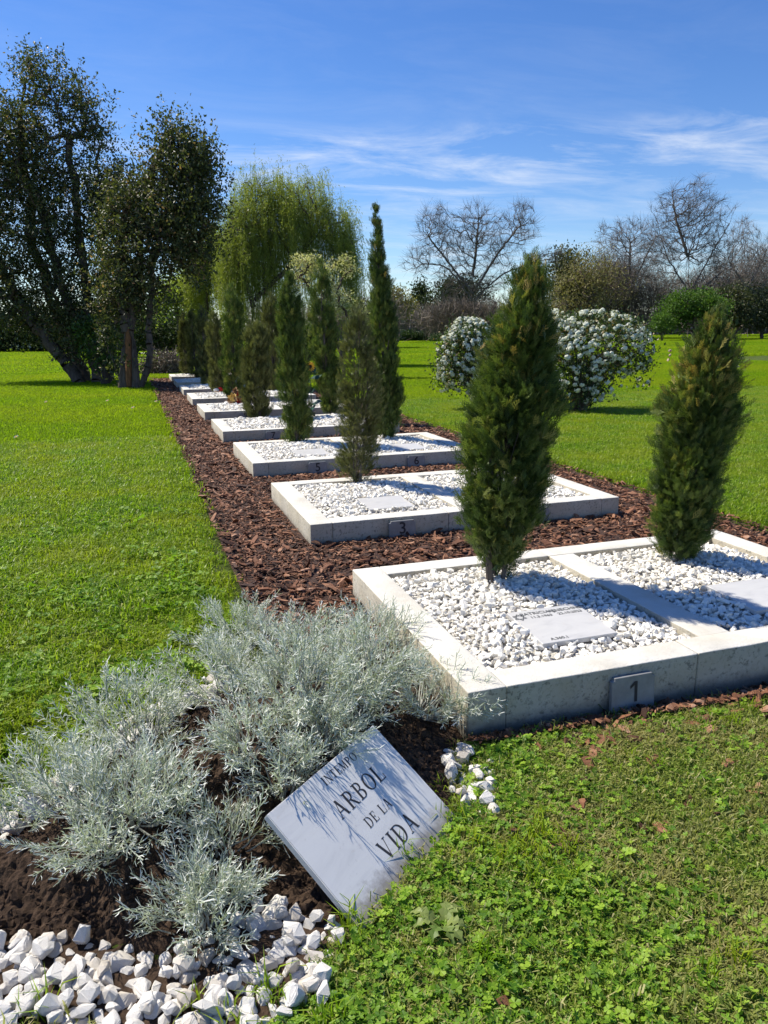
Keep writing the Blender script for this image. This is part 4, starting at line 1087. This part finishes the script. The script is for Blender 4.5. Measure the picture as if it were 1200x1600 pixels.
def leaves_at(C, per, spread, size, rng, mat_lo=0, mat_hi=1, tpl=QL, droop=.1, up=.35, squash=.75, patchy=.18, shoots=0, slen=.7):
    ci = np.repeat(np.arange(len(C)), per); n = len(ci)
    T = C[ci]+rng.normal(size=(n, 3))*spread*np.array([1, 1, squash])
    if shoots:
        K = nrm(rng.normal(size=(len(C), shoots, 3))+np.array([0, 0, .75])); k = rng.integers(0, shoots, n)
        K0 = rng.normal(size=(len(C), shoots, 3))*spread*.7
        T = C[ci]+K0[ci, k]+K[ci, k]*(rng.random(n)**.8*slen)[:, None]+rng.normal(size=(n, 3))*.045
    d = nrm(rng.normal(size=(n, 3))+np.array([0, 0, up]))
    M = frames(d, rng); S = size*rng.uniform(.6, 1.25, n)
    V, F = inst(tpl[0], tpl[1], M, T, S)
    tint = np.clip((rng.normal(size=len(C))*patchy)[ci]+rng.random(n)*(mat_hi-mat_lo)+mat_lo, 0, 1)
    return V, F, np.repeat(tint, len(tpl[1]))
def path3(pts, D):
    return np.array([P(p[0], p[1], D+(p[2] if len(p) > 2 else 0)) for p in pts])
def tree(name, label, cat, D, base_px, trunks, blobs, leaf=None, ntarget=300, bf=.3, rtip=.012, ex=.42, bark=M_bark, seed=1, group=None, twig=None, trunk_r=None, shell=.35, dz=1.0, wob=.10, per=0, spread=.3, size=.08, leafkw=None, sides=6, name_leaf='crown'):
    rng = RNG(seed)
    g = gnd(*base_px) if base_px else None
    b = np.array([g[0], g[1], 0.0]); D = project(b)[2] if D is None else D
    th = thing(name, tuple(b), label, cat, group)
    roots = []; tr = Acc()
    for k, tp in enumerate(trunks):
        pts = smooth_path(path3(tp, D), 9)
        if k == 0 or tp[0][1] > base_px[1]-14: pts[0, 2] = -.15
        roots.append(pts)
    tg = blob_pts(blobs, D, ntarget, rng, shell, dz)
    tg = tg[tg[:, 2] > .15]
    X, par, cnt = grow(roots, tg, bf)
    ac, pts = limbs(X, par, cnt, rtip, ex, seed, wob, trunk_r, sides)
    if twig: ac.add(*twigs(X, par, cnt, twig[0], twig[1], twig[2], seed+1))
    me = ac.mesh('limbs', bark, True); me.transform(Matrix.Translation(-Vector(b)))
    obj('trunk', me, th)
    if leaf is not None:
        tips = X[(cnt < 12)]
        V, F, T = leaves_at(tips, per, spread, size, rng, **(leafkw or {}))
        me = mesh('foliage', V-b, F, leaf, T); obj(name_leaf, me, th, kind='stuff')
    return th, b, D, rng, X, par, cnt

# big dark evergreens at the left
E1 = [(42, 125, 18, 42), (85, 155, 46, 50), (140, 205, 52, 48), (30, 215, 56, 70), (-35, 260, 60, 110), (60, 270, 70, 65), (150, 300, 55, 55), (20, 350, 80, 70), (110, 380, 75, 65), (185, 320, 45, 55), (40, 440, 65, 55), (125, 470, 65, 55), (-40, 420, 60, 60), (70, 505, 60, 34), (150, 520, 45, 34), (10, 490, 40, 34), (185, 470, 40, 40), (120, 545, 30, 22)]
tree('evergreen_tree', 'big dark evergreen with leaning trunks at the left picture edge', 'tree', None, (148, 600),
     [[(130, 600), (105, 568), (70, 530), (30, 480), (-5, 420), (-30, 330)], [(150, 602), (148, 555), (140, 500), (128, 400), (118, 300), (108, 215)], [(165, 602, .4), (178, 555, .4), (165, 480), (160, 380), (150, 250)],
      [(185, 575), (150, 540), (118, 512), (95, 450), (75, 380), (60, 300)], [(140, 598, .5), (110, 545, .8), (80, 470, 1), (45, 360, 1), (35, 200, .5)]],
     E1, M_privet, 900, .3, .016, .44, M_bark, 61, 'dark evergreens on the lawn', twig=(4, .35, .006), trunk_r=.42, per=84, spread=.25, size=.10, shell=.2, dz=.9,
     leafkw=dict(patchy=.14, up=.5, mat_hi=.92, shoots=7, slen=.75))
E2 = [(266, 212, 32, 28), (290, 245, 42, 42), (300, 280, 38, 40), (255, 290, 38, 45), (225, 330, 40, 40), (300, 340, 45, 40), (255, 380, 60, 50), (205, 400, 45, 50), (300, 400, 40, 35), (190, 330, 30, 40), (225, 445, 45, 30), (185, 470, 35, 40), (235, 480, 26, 22), (280, 350, 40, 40), (320, 320, 26, 30)]
th, b, D, rng, X, par, cnt = tree('evergreen_tree', 'dark evergreen with a split trunk baring orange wood, left of the plots', 'tree', None, (208, 609),
     [[(207, 609), (203, 560), (200, 510), (213, 430), (222, 340), (240, 270), (262, 205)], [(216, 606), (236, 575), (237, 548), (229, 520), (238, 470), (235, 410)], [(199, 520), (190, 470), (188, 400), (195, 330)], [(190, 606), (185, 580), (172, 555), (160, 520)]],
     E2, M_privet, 600, .3, .013, .42, M_bark, 62, 'dark evergreens on the lawn', twig=(4, .3, .005), trunk_r=.20, per=72, spread=.22, size=.10, shell=.2, dz=.9,
     leafkw=dict(patchy=.14, up=.5, mat_hi=.92, shoots=7, slen=.65))
# bare heartwood strip and its flanges
dv = nrm((np.array([CF[0], CF[1], 0]))[None])[0]
pts = smooth_path(path3([(204, 604), (203, 585), (203, 555), (202, 520), (202, 508)], D), 9)-dv*.10
V, F = polytube(pts, [.07, .085, .09, .085, .08, .08, .07, .05, .02], 8); obj('bare_wood', mesh('bare_wood', V-b, F, M_wood, None, True), th)
for dx, hh in ((-7, 500), (7, 520), (-11, 540), (10, 530)):
    pts = smooth_path(path3([(204+dx*1.15, 611), (204+dx, 580), (203+dx*.9, 545), (203+dx*.8, hh)], D), 8)-dv*.06
    V, F = polytube(pts, np.linspace(.11, .02, 8), 7); obj('trunk_flange', mesh('trunk_flange', V-b, F, M_bark, None, True), th)
# leafy shoots at the foot
def bush(name, label, cat, D, blobs, mat, ncl, per, spread, size, seed, group=None, stems=8, stem_mat=M_bark, leafkw=None, base=None, tpl=QL, shell=.5, dz=1.0, stem_r=.012):
    rng = RNG(seed); c = blobs[0]; bp = base or (c[0], c[1]+c[3])
    b0 = P(bp[0], bp[1], D); b = np.array([b0[0], b0[1], 0.0]); th = thing(name, tuple(b), label, cat, group)
    C = blob_pts(blobs, D, ncl, rng, shell, dz); C = C[C[:, 2] > .02]
    V, F, T = leaves_at(C, per, spread, size, rng, tpl=tpl, **(leafkw or {}))
    V[:, 2] = np.maximum(V[:, 2], .0)
    obj('foliage', mesh('foliage', V-b, F, mat, T), th, kind='stuff')
    k = rng.choice(len(C), min(len(C), stems*6), replace=False); A = np.tile(b, (len(k), 1))+rng.normal(size=(len(k), 3))*np.array([1, 1, 0])*.08*stem_r/.012
    mid_ = A+(C[k]-A)*.55+np.array([0, 0, .15])*np.linalg.norm(C[k]-A, axis=1)[:, None]
    st_ = Acc(); st_.add(*tubes(A, mid_, np.full(len(k), stem_r), np.full(len(k), stem_r*.7), 4)); st_.add(*tubes(mid_, C[k], np.full(len(k), stem_r*.7), np.full(len(k), stem_r*.3), 3))
    me = st_.mesh('stem', stem_mat); me.transform(Matrix.Translation(-Vector(b))); obj('stem', me, th)
    return th, b, C, rng
bush('leafy_sucker', 'bright leafy shoots at the foot of the split evergreen', 'shrub', 21.2, [(155, 535, 32, 28), (172, 560, 22, 22), (140, 515, 20, 18)], M_shoot, 90, 30, .13, .11, 63, base=(165, 606))

# weeping willow
WB = [(365, 400, 24, 50), (395, 410, 40, 40), (545, 400, 14, 40), (430, 300, 60, 26), (390, 330, 45, 40), (470, 320, 60, 34), (510, 350, 40, 40), (440, 350, 70, 36), (375, 370, 35, 45), (530, 385, 22, 40)]
def willow(label, base_px, D, trunks, blobs, mat, nt, strands, slen, seed, leafsize=.105, name='weeping_willow', cat='willow'):
    th, b, D, rng, X, par, cnt = tree(name, label, cat, D, base_px, trunks, blobs, None, nt, .6, .011, .40, M_bark, seed, 'drooping willows behind the plots', trunk_r=.22)
    tip = np.where(cnt < 6)[0]; k = rng.choice(tip, strands); n = 12
    s0 = X[k]+rng.normal(size=(strands, 3))*np.array([.16, .16, .35]); out = nrm(s0-np.array([b[0], b[1], 0])*1.0-np.array([0, 0, 1])*s0[:, 2:3]); out[:, 2] = 0
    L = slen*rng.uniform(.12, 1.0, strands)**1.2; L = np.minimum(L, np.maximum(s0[:, 2]-.9, .4)); q_ = np.linspace(0, 1, n)
    arch = .35*rng.random(strands); sway = rng.normal(size=(strands, 3))*.13; sway[:, 2] = 0
    pts = s0[:, None]+out[:, None]*(arch[:, None]*np.sqrt(q_)[None])[..., None]+sway[:, None]*(q_**2)[None, :, None]
    pts[:, :, 2] += (.5*np.sin(np.minimum(q_*4, math.pi))[None]*rng.random(strands)[:, None])-L[:, None]*(q_**1.25)[None]
    A = pts[:, :-1].reshape(-1, 3); B = pts[:, 1:].reshape(-1, 3)
    sd_ = nrm(np.cross(B-A, rng.normal(size=A.shape)))*.006; V = np.stack([A-sd_, A+sd_, B+sd_, B-sd_], 1).reshape(-1, 3); F = np.arange(len(V)).reshape(-1, 4)
    obj('hanging_twig', mesh('hanging_twig', V-b, F, mat, np.full(len(F), .15)), th, kind='stuff')
    m_ = 4; LA = np.repeat(A+(B-A)*.5, m_, 0)+rng.normal(size=(len(A)*m_, 3))*.07; d = nrm(np.repeat(nrm(B-A), m_, 0)*.8+rng.normal(size=LA.shape)*.8)
    V, F = inst(np.array([[-.1, .1, 0], [.1, .1, .03], [0, 1, 0]]), np.array([[0, 1, 2]]), frames(d, rng), LA, leafsize*rng.uniform(.6, 1.3, len(LA)))
    ct = np.repeat(np.clip(rng.normal(size=strands)*.2+.5, 0, 1), (n-1)*m_)
    obj('foliage', mesh('foliage', V-b, F, mat, np.clip(ct+rng.normal(size=len(F))*.12, 0, 1)), th, kind='stuff')
willow('weeping willow with a rounded pale green crown behind the middle cypresses', (393, 575), None, [[(393, 575), (392, 520), (398, 460), (415, 400), (430, 350)], [(398, 470), (450, 420), (490, 370)], [(396, 480), (380, 420), (375, 360)]], WB, M_willow, 520, 3300, 4.0, 71)
willow('smaller willow with brownish hanging twigs, between the split evergreen and the big willow', (318, 572), None, [[(318, 572), (320, 520), (325, 470), (322, 420)]], [(320, 400, 28, 36), (335, 380, 20, 30), (310, 430, 25, 25)], M_willow, 140, 800, 2.6, 72)
tree('drooping_tree', 'bright yellow-green drooping tree between the split evergreen and the black cypresses', 'tree', 34, (285, 566), [[(285, 566), (283, 530), (280, 500), (272, 470)]], [(262, 465, 24, 22), (285, 455, 30, 26), (250, 485, 16, 14), (300, 480, 22, 18)], M_yellow, 120, .3, .012, .45, M_bark, 73, per=55, spread=.28, size=.14, trunk_r=.16)
bush('dark_shrub', 'dark evergreen mass behind the brush heap, under the yellow-green tree', 'shrub', 42, [(255, 520, 50, 24), (305, 520, 40, 26), (215, 520, 40, 26), (340, 525, 40, 22)], M_dgreen, 170, 40, .45, .22, 74, base=(260, 552))
bush('dark_hedge', 'long dark tree belt behind the trunks of the big evergreen', 'hedge', 58, [(60, 515, 45, 30), (120, 520, 60, 28), (190, 515, 60, 32), (255, 520, 60, 28), (10, 520, 30, 26), (-40, 515, 40, 30)], M_dgreen, 420, 46, .7, .34, 75, base=(120, 548))
# brush heap
th, b, C, rng = bush('brush_heap', 'heap of dry brush with grey twigs at the end of the bark path', 'brush heap', 26.5, [(258, 570, 30, 20), (235, 575, 20, 14), (280, 572, 18, 18)], M_brush, 130, 40, .13, .09, 76, base=(257, 592), leafkw=dict(up=.2))
A = C[rng.choice(len(C), 160)]; d = nrm(rng.normal(size=A.shape)+np.array([.2, 0, .5])); V, F = tubes(A-d*.3, A+d*rng.uniform(.3, .9, (160, 1)), np.full(160, .009), np.full(160, .004), 3)
obj('branch', mesh('branch', V-b, F, M_twig2), th)
# cream-blossomed small tree among the cypresses
th, b, D, rng, X, par, cnt = tree('blossoming_tree', 'small tree with cream blossom between the two tall cypresses', 'tree', 23, (537, 595), [[(537, 595), (535, 550), (520, 510), (495, 470), (478, 440)], [(536, 555), (545, 520), (556, 490)]],
    [(480, 418, 24, 20), (500, 430, 26, 22), (535, 420, 18, 20), (465, 440, 14, 14), (550, 485, 24, 18), (575, 495, 16, 16), (520, 470, 30, 24)], M_cream, 170, .3, .008, .44, M_bark, 77, per=26, spread=.13, size=.085, twig=(3, .3, .004), trunk_r=.07)
# reddish twig hedge and round shrubs behind
bush('twig_hedge', 'reddish brown leafless hedge seen between the cypresses', 'hedge', 40, [(455, 495, 45, 18), (400, 500, 40, 16), (510, 500, 30, 16), (480, 520, 30, 16)], M_redbrush, 260, 26, .22, .30, 78, base=(455, 549), tpl=(np.array([[-.03, 0, 0], [.03, 0, 0], [.02, 1, 0], [-.02, 1, 0]]), np.array([[0, 1, 2, 3]])), leafkw=dict(up=.9))
bush('round_shrub', 'small round green shrub beyond the sunflower', 'shrub', 36, [(480, 523, 17, 17), (492, 545, 12, 12)], M_hedge, 50, 50, .2, .13, 79, base=(482, 562))

# spiraea bushes in flower
def spiraea(label, D, blobs, base, seed, ncl, nfl, bias):
    th, b, C, rng = bush('spiraea_bush', label, 'flowering bush', D, blobs, M_spir, ncl, 34, .10, .062, seed, 'white flowering bushes on the right lawn', base=base, stems=14, stem_r=.010, leafkw=dict(patchy=.2), shell=.55)
    # flower heads: domed clusters of small white florets on the outer surface
    F_ = blob_pts(blobs, D, nfl, rng, .97, 1.0)*1.0; F_ = F_[F_[:, 2] > .15]
    c0 = np.array([b[0], b[1], 0]); top = np.array([q_[2] for q_ in F_])
    kp = rng.random(len(F_)) < np.clip(.25+bias*(top-top.min())/(np.ptp(top)), 0, 1); F_ = F_[kp]
    # arching sprays: several heads in a row
    F_ = np.concatenate([F_, np.repeat(F_[rng.random(len(F_)) < .5], 2, 0)+rng.normal(size=(2*0+len(np.repeat(F_[:0], 2, 0)) or 0, 3)) if False else F_[rng.random(len(F_)) < .45]+rng.normal(size=(1, 3))*.04])
    cen = np.mean([P(q_[0], q_[1], D) for q_ in blobs], 0); nd = nrm(F_-cen)
    m_ = 16; fi = np.repeat(np.arange(len(F_)), m_); R = rng.uniform(.03, .052, len(F_))
    dd = nrm(nd[fi]*.9+rng.normal(size=(len(fi), 3))*.75); T = F_[fi]+dd*R[fi][:, None]*.8
    ref = nrm(np.cross(dd, rng.normal(size=dd.shape))); M = np.stack([ref, np.cross(dd, ref), dd], -1)
    fl = np.array([[math.cos(i*1.2566)*(.5 if 1 else 0), math.sin(i*1.2566)*.5, .06] for i in range(5)]+[[0, 0, 0]])
    V, G = inst(fl, np.array([[0, 1, 5], [1, 2, 5], [2, 3, 5], [3, 4, 5], [4, 0, 5]]), M, T, rng.uniform(.032, .046, len(fi)))
    obj('blossom', mesh('blossom', V-b, G, M_white, np.repeat(rng.random(len(fi)), 5)), th, kind='stuff')
D = project(np.append(gnd(905, 645)[:2], 0))[2]
spiraea('round spiraea bush full of white blossom, between the two near cypresses', D, [(930, 530, 78, 44), (900, 560, 50, 55), (890, 600, 42, 36), (985, 545, 34, 38), (870, 520, 30, 34), (1000, 585, 18, 18, .3), (940, 590, 34, 34), (900, 622, 40, 24)], (905, 642), 81, 300, 1150, .9)
spiraea('arching spiraea bush with hanging white sprays, half behind the nearest cypress', D*1.02, [(735, 545, 40, 46), (715, 560, 32, 48), (700, 585, 16, 22), (760, 580, 40, 50), (725, 520, 24, 22), (692, 600, 6, 12)], (755, 640), 82, 210, 900, .85)

# bare trees and the wood far right
def bare(label, D, base_px, trunks, blobs, nt, seed, bark=M_twig, rtip=.014, tw=(11, 1.2, .010), ex=.40, bf=.75, trunk_r=.42, group='leafless trees on the skyline'):
    return tree('bare_tree', label, 'tree', D, base_px, trunks, blobs, None, nt, bf, rtip, ex, bark, seed, group, twig=tw, trunk_r=trunk_r, shell=.15, wob=.07)
bare('broad leafless tree with spreading limbs behind the nearest cypress', 78, (742, 527), [[(742, 530), (742, 490), (740, 460), (738, 430)], [(740, 460), (700, 410), (670, 370)], [(741, 455), (775, 400), (810, 355)], [(739, 430), (745, 380), (748, 340)], [(738, 470), (700, 415), (660, 412)], [(742, 470), (780, 430), (830, 410)]],
     [(680, 355, 38, 34), (745, 350, 42, 34), (810, 350, 34, 34), (655, 410, 26, 24), (715, 390, 50, 34), (780, 390, 44, 34), (840, 415, 22, 20), (735, 440, 70, 34), (860, 400, 20, 12)], 1100, 101)
bare('tall leafless tree with an upright rounded crown near the right edge', 92, (1075, 527), [[(1075, 530), (1076, 480), (1077, 430), (1074, 370), (1078, 310)], [(1077, 460), (1110, 400), (1140, 350)], [(1076, 455), (1040, 400), (1025, 340)], [(1078, 470), (1120, 430), (1150, 410)], [(1075, 400), (1055, 340), (1050, 300)]],
     [(1080, 315, 46, 38), (1050, 340, 40, 40), (1110, 345, 42, 42), (1075, 380, 60, 40), (1120, 400, 40, 34), (1035, 400, 34, 34), (1080, 440, 60, 26)], 1300, 102)
bare('leafless tree left of the tall upright one', 98, (985, 527), [[(985, 530), (986, 480), (980, 430), (960, 390)], [(985, 450), (1010, 400), (1025, 370)], [(983, 440), (985, 380)]], [(955, 375, 26, 26), (985, 370, 34, 34), (1015, 380, 30, 34), (985, 420, 50, 40), (960, 440, 40, 36)], 850, 103, M_twig2)
bare('pale leafless tree at the right picture edge', 108, (1168, 527), [[(1168, 530), (1168, 470), (1165, 410), (1160, 360)], [(1168, 450), (1195, 400)], [(1167, 450), (1140, 410)]], [(1160, 375, 24, 34), (1190, 400, 30, 36), (1140, 420, 30, 30), (1175, 440, 40, 34)], 800, 104, M_twig2)
bare('small leafless tree at the far lawn edge, right of the spire cypress', 96, (640, 531), [[(640, 533), (641, 505), (645, 480)]], [(645, 490, 22, 22), (665, 500, 18, 16), (628, 500, 14, 16)], 150, 105, M_twig2, tw=(5, .7, .012), trunk_r=.2)
bare('low spreading leafless tree at the left picture edge beyond the lawn', 70, (15, 549), [[(18, 550), (10, 530), (-5, 505)], [(20, 550), (30, 525), (38, 500)], [(18, 548), (18, 510)]], [(15, 510, 28, 22), (-15, 515, 24, 24), (35, 520, 16, 18)], 260, 106, M_twig2, tw=(7, .55, .012), trunk_r=.2)
def thicket(label, D, base, blobs, mat, ncl, seed, per=30, L=1.3, spread=.8, name='thicket', cat='trees', group='twiggy trees of the far wood', up=1.1, w=.016):
    return bush(name, label, cat, D, blobs, mat, ncl, per, spread, L, seed, group, base=base, stems=5, stem_r=.09, tpl=(np.array([[-w, 0, 0], [w, 0, 0], [w*.5, 1, 0], [-w*.5, 1, 0]]), np.array([[0, 1, 2, 3]])), leafkw=dict(up=up), shell=.1, dz=.7, stem_mat=M_twig)
thicket('brown twiggy trees under the broad leafless tree', 92, (735, 528), [(735, 500, 60, 26), (690, 505, 40, 22), (770, 505, 40, 24)], M_brush, 330, 111)
thicket('brown twiggy trees between the hedge and the broad leafless tree', 110, (650, 528), [(650, 508, 34, 18), (620, 508, 24, 18)], M_brush, 160, 112)
thicket('dense brown twiggy wood right above the white spiraea bush', 104, (930, 526), [(900, 470, 50, 50), (945, 455, 46, 56), (985, 465, 40, 56), (1030, 470, 34, 48)], M_brush, 760, 113)
thicket('reddish brown twiggy wood behind the tall upright leafless tree', 118, (1120, 525), [(1090, 470, 46, 46), (1140, 460, 44, 50), (1185, 450, 40, 56), (1225, 450, 30, 54)], M_redbrush, 700, 114)
thicket('brown twiggy trees behind the willow, right of the cream blossom', 60, (545, 545), [(560, 500, 40, 36), (600, 500, 24, 34), (520, 510, 30, 30)], M_brush, 300, 115, L=.9, spread=.5)
def leafy(name, label, D, base, blobs, mat, ncl, per, spread, size, seed, group=None, trunk=None, cat='tree'):
    return tree(name, label, cat, D, base, [trunk or [(base[0], base[1]+2), (base[0], base[1]-20), (base[0], base[1]-45)]], blobs, mat, ncl, .3, .03, .4, M_bark, seed, group, trunk_r=.35, per=per, spread=spread, size=size, shell=.4)
leafy('olive_tree', 'grey-green feathery tree rising left of the twiggy wood', 100, (888, 527), [(886, 405, 16, 18), (882, 430, 20, 26), (893, 455, 28, 26)], M_olive, 130, 60, .8, .36, 121)
leafy('budding_tree', 'budding olive-yellow tree in front of the far wood', 96, (925, 527), [(925, 420, 36, 34), (900, 450, 40, 34), (945, 460, 40, 36), (890, 490, 34, 24)], M_bud, 300, 34, .8, .26, 122)
leafy('pine_tree', 'round-topped dark pine behind the broad leafless tree', 112, (712, 528), [(712, 450, 30, 18), (695, 470, 26, 20), (735, 465, 30, 22), (715, 490, 36, 22)], M_dgreen, 150, 60, .8, .42, 123)
leafy('conifer_tree', 'small dark conifer with a pointed top on the skyline', 116, (657, 528), [(657, 446, 8, 9), (656, 462, 12, 14), (658, 485, 15, 20)], M_dgreen, 60, 60, .6, .42, 124)
leafy('budding_tree', 'pale green budding tree beside the tall spire cypress', 85, (622, 530), [(618, 468, 18, 14), (628, 480, 16, 14)], M_bud, 70, 40, .6, .3, 125)
leafy('green_tree', 'low bright green tree behind the golden-tipped cypress', 84, (1085, 524), [(1065, 480, 32, 18), (1100, 482, 36, 22), (1085, 472, 36, 14), (1060, 498, 22, 14)], M_mgreen, 150, 75, .55, .3, 126)
bush('green_shrub', 'green shrub at the left foot of the low bright green tree', 'shrub', 82, [(1035, 505, 14, 12)], M_mgreen, 30, 60, .4, .25, 127, base=(1035, 520))
leafy('olive_tree', 'dark olive round-headed tree right of the bright green one', 88, (1148, 524), [(1142, 470, 26, 24), (1150, 492, 30, 22)], M_olive, 130, 60, .6, .3, 128)
leafy('olive_tree', 'dark olive round-headed tree at the right picture edge', 90, (1190, 524), [(1185, 472, 26, 24), (1200, 492, 34, 22)], M_olive, 130, 60, .6, .3, 129)
bush('clipped_hedge', 'low clipped hedge at the far lawn edge', 'hedge', 96, [(640, 527, 22, 6), (660, 527, 20, 6), (622, 528, 12, 6)], M_hedge, 170, 50, .35, .2, 130, base=(642, 533), dz=.3)
bush('round_shrub', 'low round green bush at the right end of the clipped hedge', 'shrub', 90, [(682, 529, 8, 6)], M_hedge, 30, 50, .3, .18, 131, base=(682, 535))
bush('far_wood', 'continuous far wood closing the lawn on the skyline', 'wood', 150, [(600+60*i, 510+3*math.sin(i*2.1), 50, 15+4*math.sin(i*1.3)) for i in range(13)]+[(560, 512, 40, 12)], M_brush, 800, 24, 1.6, 1.2, 132, base=(900, 524), dz=.2)

# ------------------------------------------------------------------ small things
# pale path and tomb far left
def box_mesh(name, dims, mat, bev=.01):
    bm = bmesh.new(); bmesh.ops.create_cube(bm, size=1)
    for v in bm.verts: v.co = Vector((v.co.x*dims[0], v.co.y*dims[1], v.co.z*dims[2]))
    bmesh.ops.bevel(bm, geom=bm.edges[:], offset=bev, segments=2, affect='EDGES')
    me = bpy.data.meshes.new(name); bm.to_mesh(me); bm.free(); me.materials.append(mat); return me
pm = P(318, 548, 50); me = box_mesh('path', (9.5, 1.4, .1), M_pth, .02); o = obj('path', me, kind='structure'); o.location = (pm[0], pm[1], .05); o.rotation_euler = (0, 0, -YAW)
t0 = P(48, 544, 66); th = thing('tomb_bench', (t0[0], t0[1], 0), 'low pale stone tomb beyond the left lawn, beside the leafless tree', 'tomb'); th.rotation_euler = (0, 0, -YAW)
o = obj('top_slab', box_mesh('top_slab', (2.3, .9, .12), M_tomb), th); o.location = (0, 0, .58)
for x_ in (-.85, .1, .9): o = obj('pedestal', box_mesh('pedestal', (.28, .8, .52), M_tomb), th); o.location = (x_, 0, .26)
# sunflower
def ray_flower(parent, c, dirv, R, pm_, cm_, n=16):
    d = nrm(np.array(dirv, float)[None])[0]; x = nrm(np.cross(d, [0, 0, 1.])[None])[0]; y = np.cross(x, d)
    for i in range(n):
        a = i*6.283/n; r_ = x*math.cos(a)+y*math.sin(a); s_ = -x*math.sin(a)+y*math.cos(a)
        V = np.array([r_*R*.35-s_*R*.07, r_*R*.35+s_*R*.07, r_*R*.7+s_*R*.17+d*.012, r_*R*1.05+d*.002, r_*R*.7-s_*R*.17+d*.012])
        o = obj('petal', mesh('petal', V, [[[0, 1, 2, 4]], [[4, 2, 3]]], pm_), parent); o.location = c
    V, F = hull_rock(3, 1, 1, 1, 30, .05); M = np.stack([x, y, d], 1)
    o = obj('disc', mesh('disc', (V*np.array([R*.85, R*.85, R*.3]))@M.T, F, cm_), parent); o.location = c
p0 = P(484, 573, 11.8); th = thing('sunflower', (p0[0], p0[1], .14), 'single orange-yellow sunflower standing between the slim cypress and the tall one', 'flower')
V, F = polytube([[0, 0, -.05], [.01, 0, .2], [0, .01, p0[2]-.14]], [.008, .007, .006], 5); obj('stem', mesh('stem', V, F, M_dgl), th)
to_cam = nrm((CO-p0)[None])[0]
ray_flower(th, (0-.0, -.02, p0[2]-.14), to_cam+np.array([-.25, 0, .25]), .085, M_orange, M_brown)
lf = Acc(); r_ = RNG(9)
for i in range(14):
    a = r_.random()*6.28; z_ = r_.uniform(-.02, p0[2]-.2); d = np.array([[math.cos(a), math.sin(a), .3]]); V, F = inst(QL[0]*np.array([1.6, 1, 1]), QL[1], frames(d, r_), np.array([[0, 0, max(z_, .03)]]), np.array([r_.uniform(.14, .24)]))
    obj('leaf', mesh('leaf', V, F, M_dgl), th)
# dried bouquet
def bouquet(px_, py_, label, mats, n, R, seed, name='dried_bouquet', cat='bouquet', z=.17):
    g = gnd(px_, py_, .15); th = thing(name, (g[0], g[1], z), label, cat); r = RNG(seed)
    for i in range(n):
        m_ = mats[int(r.integers(len(mats)))]; c = np.array([r.normal()*R*.55, r.normal()*R*.35, abs(r.normal())*R*.33]); ac = Acc()
        for k in range(7):
            d = nrm((r.normal(size=3)+np.array([0, -.3, .6]))[None]); V, F = inst(QL[0]*np.array([1.7, 1, 1]), QL[1], frames(d, r), np.zeros((1, 3)), np.array([R*r.uniform(.28, .5)])); ac.add(V, F)
        o = obj('flower_head', ac.mesh('flower_head', m_), th); o.location = c
    A = r.normal(size=(10, 3))*R*.15; B = A+np.array([[-R*1.2, r.normal()*.05, -.02]])+r.normal(size=(10, 3))*R*.2; V, F = tubes(A, B, np.full(10, .006), np.full(10, .005), 4)
    obj('stem', mesh('stem', V, F, M_tan), th)
bouquet(373, 631, 'dried bouquet of yellow, tan and red flowers on the fifth frame of the row', [M_yel, M_tan, M_yel, M_redp, M_tan, M_cream, M_tan], 26, .22, 4)
bouquet(348, 614, 'small bunch of red flowers beside two round white stones', [M_redp], 9, .12, 5, 'red_flowers', 'flowers')
def ball(px_, py_, label, R, seed, group=None):
    g = gnd(px_, py_, .15); V, F = hull_rock(seed, 1, 1, .8, 34, .06); o = obj('round_stone', mesh('round_stone', V*R*2, F, M_stone, None, True)); o.location = (g[0], g[1], .15+R*.7)
    o['label'] = label; o['category'] = 'stone'
    if group: o['group'] = group
ball(338, 613, 'round white stone touching the red flowers, nearer the path', .07, 1, 'round white stones by the red flowers'); ball(341, 608, 'round white stone just behind the one touching the red flowers', .075, 2, 'round white stones by the red flowers')
ball(312, 588, 'round grey stone at the foot of the black cypress pair', .13, 3)
# fallen white petals / daisies on the left lawn
for i, (px_, py_) in enumerate(((72, 631), (168, 629), (208, 640), (26, 687), (244, 630))):
    g = gnd(px_, py_, .05); th = thing('daisy', (g[0], g[1], .0), ['white daisy in the tree shadow at far left of the lawn', 'white daisy in the tree shadow, before the big evergreen trunk', 'white daisy below the split evergreen', 'white daisy alone in the sunny lawn at the left edge', 'white daisy at the corner of the bark path'][i], 'daisy', 'daisies in the left lawn')
    ray_flower(th, (0, 0, .09), (-.3, -.5, 1), .035, M_white, M_orange, 9)
# remove the lawn's pale far stone
g = gnd(1148, 577, .0); V, F = hull_rock(8, 1.6, .6, .4, 20, .1); o = obj('marker_stone', mesh('marker_stone', V*.3, F, M_stone)); o.location = (g[0], g[1], .08); o['label'] = 'small white stone lying in the right lawn beside the golden-tipped cypress'; o['category'] = 'stone'
